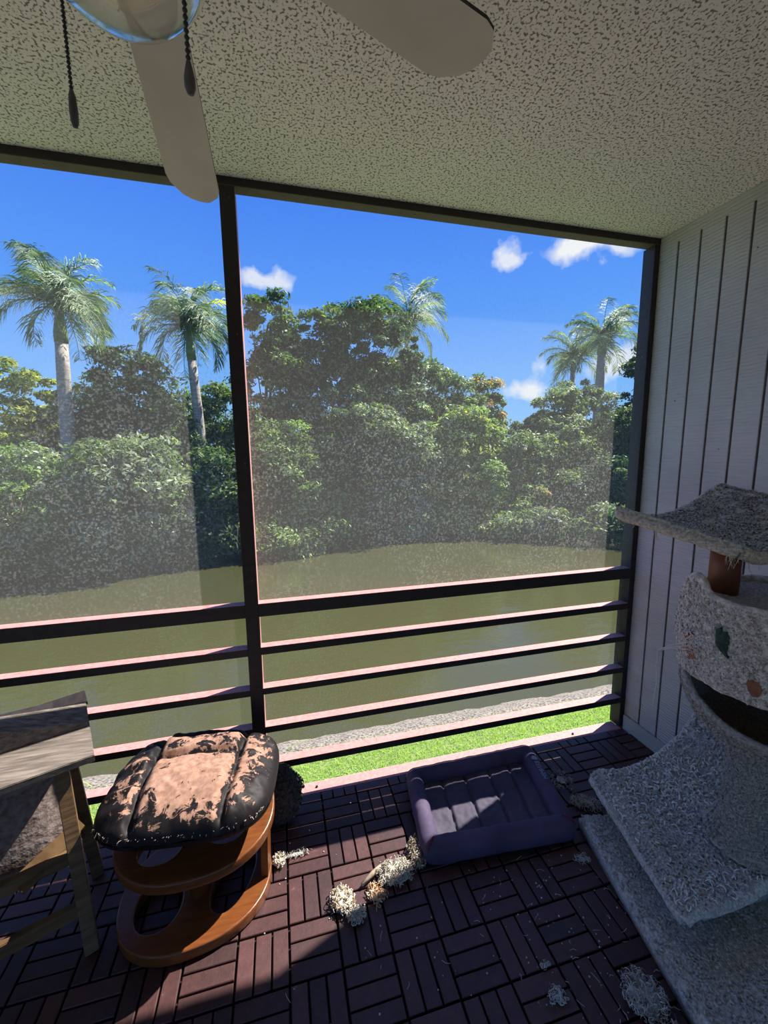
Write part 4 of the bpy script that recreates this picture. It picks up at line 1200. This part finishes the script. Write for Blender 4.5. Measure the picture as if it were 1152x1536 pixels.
# bowl below the mouth
def bowl(u, v):
    a = 360 * u; ra = math.radians(a)
    dip = max(0, math.cos(math.radians(a - 222)))
    top = 0.79 - 0.135 * dip ** 0.8
    z = 0.225 + (top - 0.225) * v
    hemi = DR * math.sqrt(max(0.0, 1 - (max(0.0, 0.80 - z) / 0.25) ** 2))
    ped = 0.080 + 0.04 * max(0, (0.36 - z) / 0.13) ** 2
    r1 = (hemi ** 6 + ped ** 6) ** (1 / 6) - 0.003 + 0.004 * nz((math.cos(ra) * 9, math.sin(ra) * 9, z * 20))
    return Vector((DC.x + r1 * math.cos(ra), DC.y + r1 * math.sin(ra), z))
mb = MB(); grid_mesh(bowl, 160, 40, mb, wrap_u=True)
def bowl_in(u, v):
    p = bowl(u, v); c = Vector((DC.x, DC.y, p.z)); return c + (p - c) * 0.90
grid_mesh(bowl_in, 90, 24, mb, 1, wrap_u=True)
rimtube(lambda t: bowl_in(t, 1).lerp(bowl(t, 1), .5), 160, 0.0125, 0)
mb.add([(DC.x, DC.y, .58)] + [bowl_in(k / 40, .76) for k in range(40)], [(0, k + 1, (k + 1) % 40 + 1) for k in range(40)], 1)
pts = [bowl(r_.uniform(0.35, 0.85), r_.random()) for _ in range(3000)]
tufts(mb, pts, [(p.x - DC.x, p.y - DC.y, .02) for p in pts], 11000, 0.0075, 0, seed=9)
mb.build('condo_bowl', [M['carpet_side'], M['inner_dark']], cat, smooth=True)
# face details
def on_face(a, z, off=0.008):
    ra = math.radians(a); return Vector((DC.x + (DR + .012 + off) * math.cos(ra), DC.y + (DR + .012 + off) * math.sin(ra), z))
def patch(name, pts, mat_, parent, off=.006, jag=0.0):
    c = (sum(p[0] for p in pts) / len(pts), sum(p[1] for p in pts) / len(pts))
    mb = MB(); n = len(pts)
    ring = [on_face(*p, off) for p in pts]; mid_ = [on_face((p[0] + c[0]) / 2, (p[1] + c[1]) / 2, off + .004) for p in pts]
    back = [on_face(*p, -.012) for p in pts]
    v = back + ring + mid_ + [on_face(*c, off + .005)]
    f = []
    for k in range(n):
        k2 = (k + 1) % n
        f += [(k, k2, n + k2, n + k), (n + k, n + k2, 2 * n + k2, 2 * n + k), (2 * n + k, 2 * n + k2, 3 * n)]
    mb.add(v, f); return mb.build(name, mat_, parent)
patch('green_eye', [(181.5, .985), (183.5, .992), (185, .984), (187.5, .986), (189.5, .972), (190, .955), (188.8, .935), (190.5, .912), (187.8, .918), (184.5, .930), (182, .942), (181.8, .96)], M['green_felt'], condo)
patch('bare_patch', [(200.5, .868), (202.5, .884), (204.5, .876), (207.5, .872), (209, .853), (207.5, .832), (204.5, .828), (202, .843)], M['bare'], condo, .002)
patch('bare_patch', [(150, .965), (158, .958), (166, .950), (170, .925), (168, .90), (169, .865), (160, .850), (150, .855), (146, .90)], M['bare'], condo, .001)
mb = MB()
for k, z in enumerate((0.905, 0.893, 0.882)):
    p0 = on_face(172.5, z, 0.0)
    out = Vector((-0.62, 0.30, 0)).normalized(); tip = Vector((-0.625, -0.700, 0.868 - 0.002 * k))
    m1 = p0 + Vector((-0.028, 0.020, 0.016)); m2 = p0.lerp(tip, .7) + Vector((0, 0, .015))
    mb.tube([p0, m1, m2, tip], [0.0017] * 4, 5)
tip = Vector((-0.625, -0.700, 0.868))
mb.tube([tip, tip + Vector((-.002, 0, -.05)), tip + Vector((.004, 0, -.11)), tip + Vector((-.002, 0, -.17)), tip + Vector((-.006, 0, -.205))], [.002, .0016, .0013, .0011, .0007], 5)
mb.tube([tip, tip + Vector((.008, 0, -.06)), tip + Vector((.012, 0, -.13)), tip + Vector((.014, 0, -.17))], [.001, .0007, .0006, .0003], 4)
mb.build('whiskers', M['white_thread'], condo, smooth=True)
# wooden post and top perch
mb = MB(); mb.tube([(-0.35, -0.675, 1.0), (-0.35, -0.675, 1.178)], 0.042, 28)
mb.build('post', M['wood_post'], cat, smooth=True)
PA, PB_, PC, PD = Vector((-0.605, -0.490, 1.280)), Vector((-0.475, -0.800, 1.200)), Vector((-0.160, -0.500, 1.362)), Vector((-0.06, -0.86, 1.285))
def perch(u, v):
    p = PA.lerp(PC, u).lerp(PB_.lerp(PD, u), v)
    z = p.z - 0.055 * math.sin(PI * min(1, u * 1.05)) ** 1.0 * (1 - .3 * v) + 0.004 * nz((p.x * 25, p.y * 25, 0)) + 0.012 * math.exp(-(u / .07) ** 2)
    return Vector((p.x, p.y, z))
mb = MB(); grid_mesh(perch, 80, 70, mb)
pth = Vector((0.006, 0.006, -0.036))
grid_mesh(lambda u, v: perch(u, v) + pth, 30, 20, mb, mi=1)
def prim(f, n=60, rad=0.021):
    pts = [f(k / (n - 1)) + pth * .5 for k in range(n)]
    mb.tube(pts, [rad * (1 + .14 * nz((p.x * 45, p.y * 45, p.z * 45))) for p in pts], 12, 0)
prim(lambda t: perch(0, t)); prim(lambda t: perch(t, 0)); prim(lambda t: perch(t, 1)); prim(lambda t: perch(1, t))
pts = [perch(r_.random(), r_.random()) for _ in range(1500)] + [perch(0, r_.random()) + Vector((-.012, -.006, -.004)) for _ in range(700)]
tufts(mb, pts, [(-.1, -.1, 1)] * 1500 + [(-.8, -.5, .3)] * 700, 13000, 0.009, 0, seed=10)
# hanging wisps
for k in range(26):
    t = r_.choice([0.0, 0.02, 0.92, 0.97, 1.0, .35]); p = perch(0 if r_.random() < .8 else r_.uniform(0, .3), t) + Vector((0, 0, -.03))
    e = p + Vector((r_.uniform(-.015, .015), r_.uniform(-.015, .015), -r_.uniform(.012, .05)))
    mb.tube([p, p.lerp(e, .5) + Vector((r_.uniform(-.008, .008), 0, 0)), e], [.0014, .001, .0005], 4)
mb.build('top_perch', [M['carpet'], M['carpet_side']], cat, smooth=True)

# ================================================================== FLUFF AND LITTER ON THE FLOOR
M['fluff'] = simple('cream_stuffing', (0.50, 0.44, 0.34), (0.70, 0.64, 0.53), 0.95, 60, island=.2)
M['fluff_brown'] = simple('dirty_brown_stuffing', (0.20, 0.14, 0.09), (0.38, 0.30, 0.22), 0.95, 60, island=.3)
M['fluff_orange'] = simple('orange_tan_stuffing', (0.42, 0.24, 0.12), (0.58, 0.40, 0.24), 0.95, 60, island=.2)
M['fluff_grey'] = simple('grey_fluff', (0.40, 0.385, 0.36), (0.60, 0.58, 0.54), 0.95, 60, island=.2)
def clump(label, c, rx, ry, rz, mats, n, seed, curl_s=0.008, rad=0.0016, core=0.75, name='stuffing_clump', rot=0.0):
    r = random.Random(seed)
    t_ = MB()
    ca, sa = math.cos(rot), math.sin(rot)
    def cf(u, v):
        a = 2 * PI * u; ph = -PI / 2 + PI * v
        d = (math.cos(ph) * math.cos(a), math.cos(ph) * math.sin(a), math.sin(ph))
        k = core * (1 + .35 * nz((d[0] * 2.2 + seed, d[1] * 2.2, d[2] * 2.2)) + .18 * nz((d[0] * 7, d[1] * 7 + seed, d[2] * 7)))
        x, yv = d[0] * rx * k, d[1] * ry * k
        return (c[0] + x * ca - yv * sa, c[1] + x * sa + yv * ca, max(0.002, rz * .8 + d[2] * rz * k))
    grid_mesh(cf, 36, 20, t_, wrap_u=True)
    for _ in range(n):
        a = r.uniform(0, 6.28); ph = math.asin(r.uniform(-.3, 1)); k = r.uniform(.75, 1.05)
        x, yv = math.cos(ph) * math.cos(a) * rx * k, math.cos(ph) * math.sin(a) * ry * k
        p = Vector((c[0] + x * ca - yv * sa, c[1] + x * sa + yv * ca, max(0.006, rz * .8 + math.sin(ph) * rz * k)))
        mi0 = len(t_.f); curl(t_, p, curl_s * r.uniform(.5, 1.4), r, rad * r.uniform(.6, 1.2))
        mi = r.choices(range(len(mats)), weights=[3] + [1] * (len(mats) - 1))[0]
        for q_ in range(mi0, len(t_.f)): t_.mi[q_] = mi
    t_.v = [(x, y_, max(z, 0.0015)) for x, y_, z in t_.v]
    return tag(t_.build(name, [M[x] for x in mats], smooth=True), label, 'stuffing', 'clumps of torn stuffing on the deck')
clump('cream stuffing clump, leftmost of the trail in front of the pet bed', (-1.620, -0.495), .040, .045, .018, ['fluff', 'fluff_orange'], 190, 1, rot=.4)
clump('small round whitish tuft just below the leftmost cream clump', (-1.583, -0.548), .030, .024, .016, ['fluff', 'fluff_grey'], 130, 2, .007)
clump('orange-tan crumpled shred between cream clump and big fluffy one', (-1.505, -0.498), .030, .034, .010, ['fluff_orange', 'fluff'], 120, 3, .009, rot=.2)
clump('largest fluffy beige clump in the middle of the stuffing trail', (-1.425, -0.455), .062, .046, .024, ['fluff', 'fluff_grey', 'fluff_brown'], 300, 4, .011, .0013)
clump('dirty brown clump against the near left corner of the pet bed', (-1.325, -0.405), .036, .060, .022, ['fluff_brown', 'fluff_grey', 'fluff'], 320, 5, .009, rot=-.3)
clump('small cream tuft beside the footstool base', (-1.828, -0.298), .024, .026, .015, ['fluff', 'fluff_brown'], 90, 6)
clump('thin grey wisp trailing right of the tuft by the footstool', (-1.765, -0.285), .048, .014, .006, ['fluff_grey', 'fluff'], 70, 7, .009, .0008, .5)
clump('big grey fluff ball beside the cat tree base in the near corner', (-0.865, -0.955), .048, .052, .030, ['fluff_grey', 'fluff_brown', 'fluff'], 420, 8, .012, .0011)
clump('second grey fluff ball nearest the camera by the cat tree base', (-0.865, -1.060), .060, .045, .026, ['fluff_grey', 'fluff'], 260, 9, .011, .0012)
clump('frayed beige tangle on the deck between pet bed and cat tree', (-0.560, -0.375), .060, .030, .012, ['fluff', 'fluff_brown', 'fluff_grey'], 240, 10, .012, .0013, .6, rot=-.5)
clump('scattered pale tuft beside the far right corner of the pet bed', (-0.575, -0.235), .050, .060, .005, ['fluff_grey', 'fluff'], 90, 11, .009, .001, .35)
clump('small pale tuft at the near right corner of the pet bed', (-0.745, -0.575), .028, .018, .007, ['fluff_grey', 'fluff'], 60, 12, .008, .001, .5)
clump('grey lint scrap on the tiles in front of the cat tree', (-1.082, -0.885), .024, .016, .006, ['fluff_grey', 'fluff'], 60, 13, .010, .0013, .5)
clump('tiny grey lint ball just behind the lint scrap', (-1.072, -0.815), .014, .010, .006, ['fluff_grey', 'fluff'], 26, 14, .006, .001, .6)
# twig-like stick of stuffing roll
mb = MB(); mb.tube([(-1.548, -0.462, .012), (-1.50, -0.435, .016), (-1.465, -0.415, .013)], [.006, .009, .007], 8)
tag(mb.build('stick_scrap', M['fluff_brown'], smooth=True), 'short pale stick-like scrap lying against the orange-tan shred', 'scrap')
# crumbs nobody could count
mb = MB(); r_ = random.Random(77)
for k in range(330):
    if r_.random() < .5: x, yy = r_.uniform(-1.9, -0.65), r_.uniform(-1.2, -0.05)
    else: x, yy = r_.gauss(-0.85, .2), r_.gauss(-.75, .22)
    if not (-2.3 < x < -0.05 and -1.25 < yy < -0.03): continue
    inbed = -1.30 < x < -0.62 and -0.5 < yy < -0.04
    if inbed: continue
    s = r_.uniform(.001, .0030); a = r_.uniform(0, 6.28)
    if r_.random() < .25:
        p = Vector((x, yy, .0025)); e = p + Vector((math.cos(a), math.sin(a), 0)) * r_.uniform(.008, .03)
        mb.tube([p, p.lerp(e, .5) + Vector((r_.uniform(-.004, .004), r_.uniform(-.004, .004), .002)), e], .0006, 4)
    else:
        mb.lathe([(0, 0.0012), (s, .0014), (s * .8, .0012 + s * .7), (0, .0012 + s)], (x, yy, 0), 6)
tag(mb.build('lint_crumbs', M['fluff_grey']), 'tiny pale lint crumbs and hairs scattered over the deck tiles', 'lint', kind='stuff')
mb = MB(); mb.box(-0.657, -0.645, -0.304, -0.292, 0.0005, 0.011)
tag(mb.build('black_cap', M['black'], bevel=.001), 'tiny black plastic cap on the tiles beside the pet bed', 'cap')
mb = MB(); mb.lathe([(0, 0.0), (.006, .001), (.005, .005), (0, .007)], (-1.66, 0.018, 0.0005), 8)
tag(mb.build('dead_bug', M['black']), 'dead bug on the sunny sill just right of the shaggy rag', 'bug', 'bugs on the sill')
mb = MB(); mb.lathe([(0, 0.0), (.006, .001), (.005, .005), (0, .007)], (-0.31, 0.016, 0.0005), 8)
tag(mb.build('dead_bug', M['black']), 'dead bug on the sill near the right porch corner', 'bug', 'bugs on the sill')
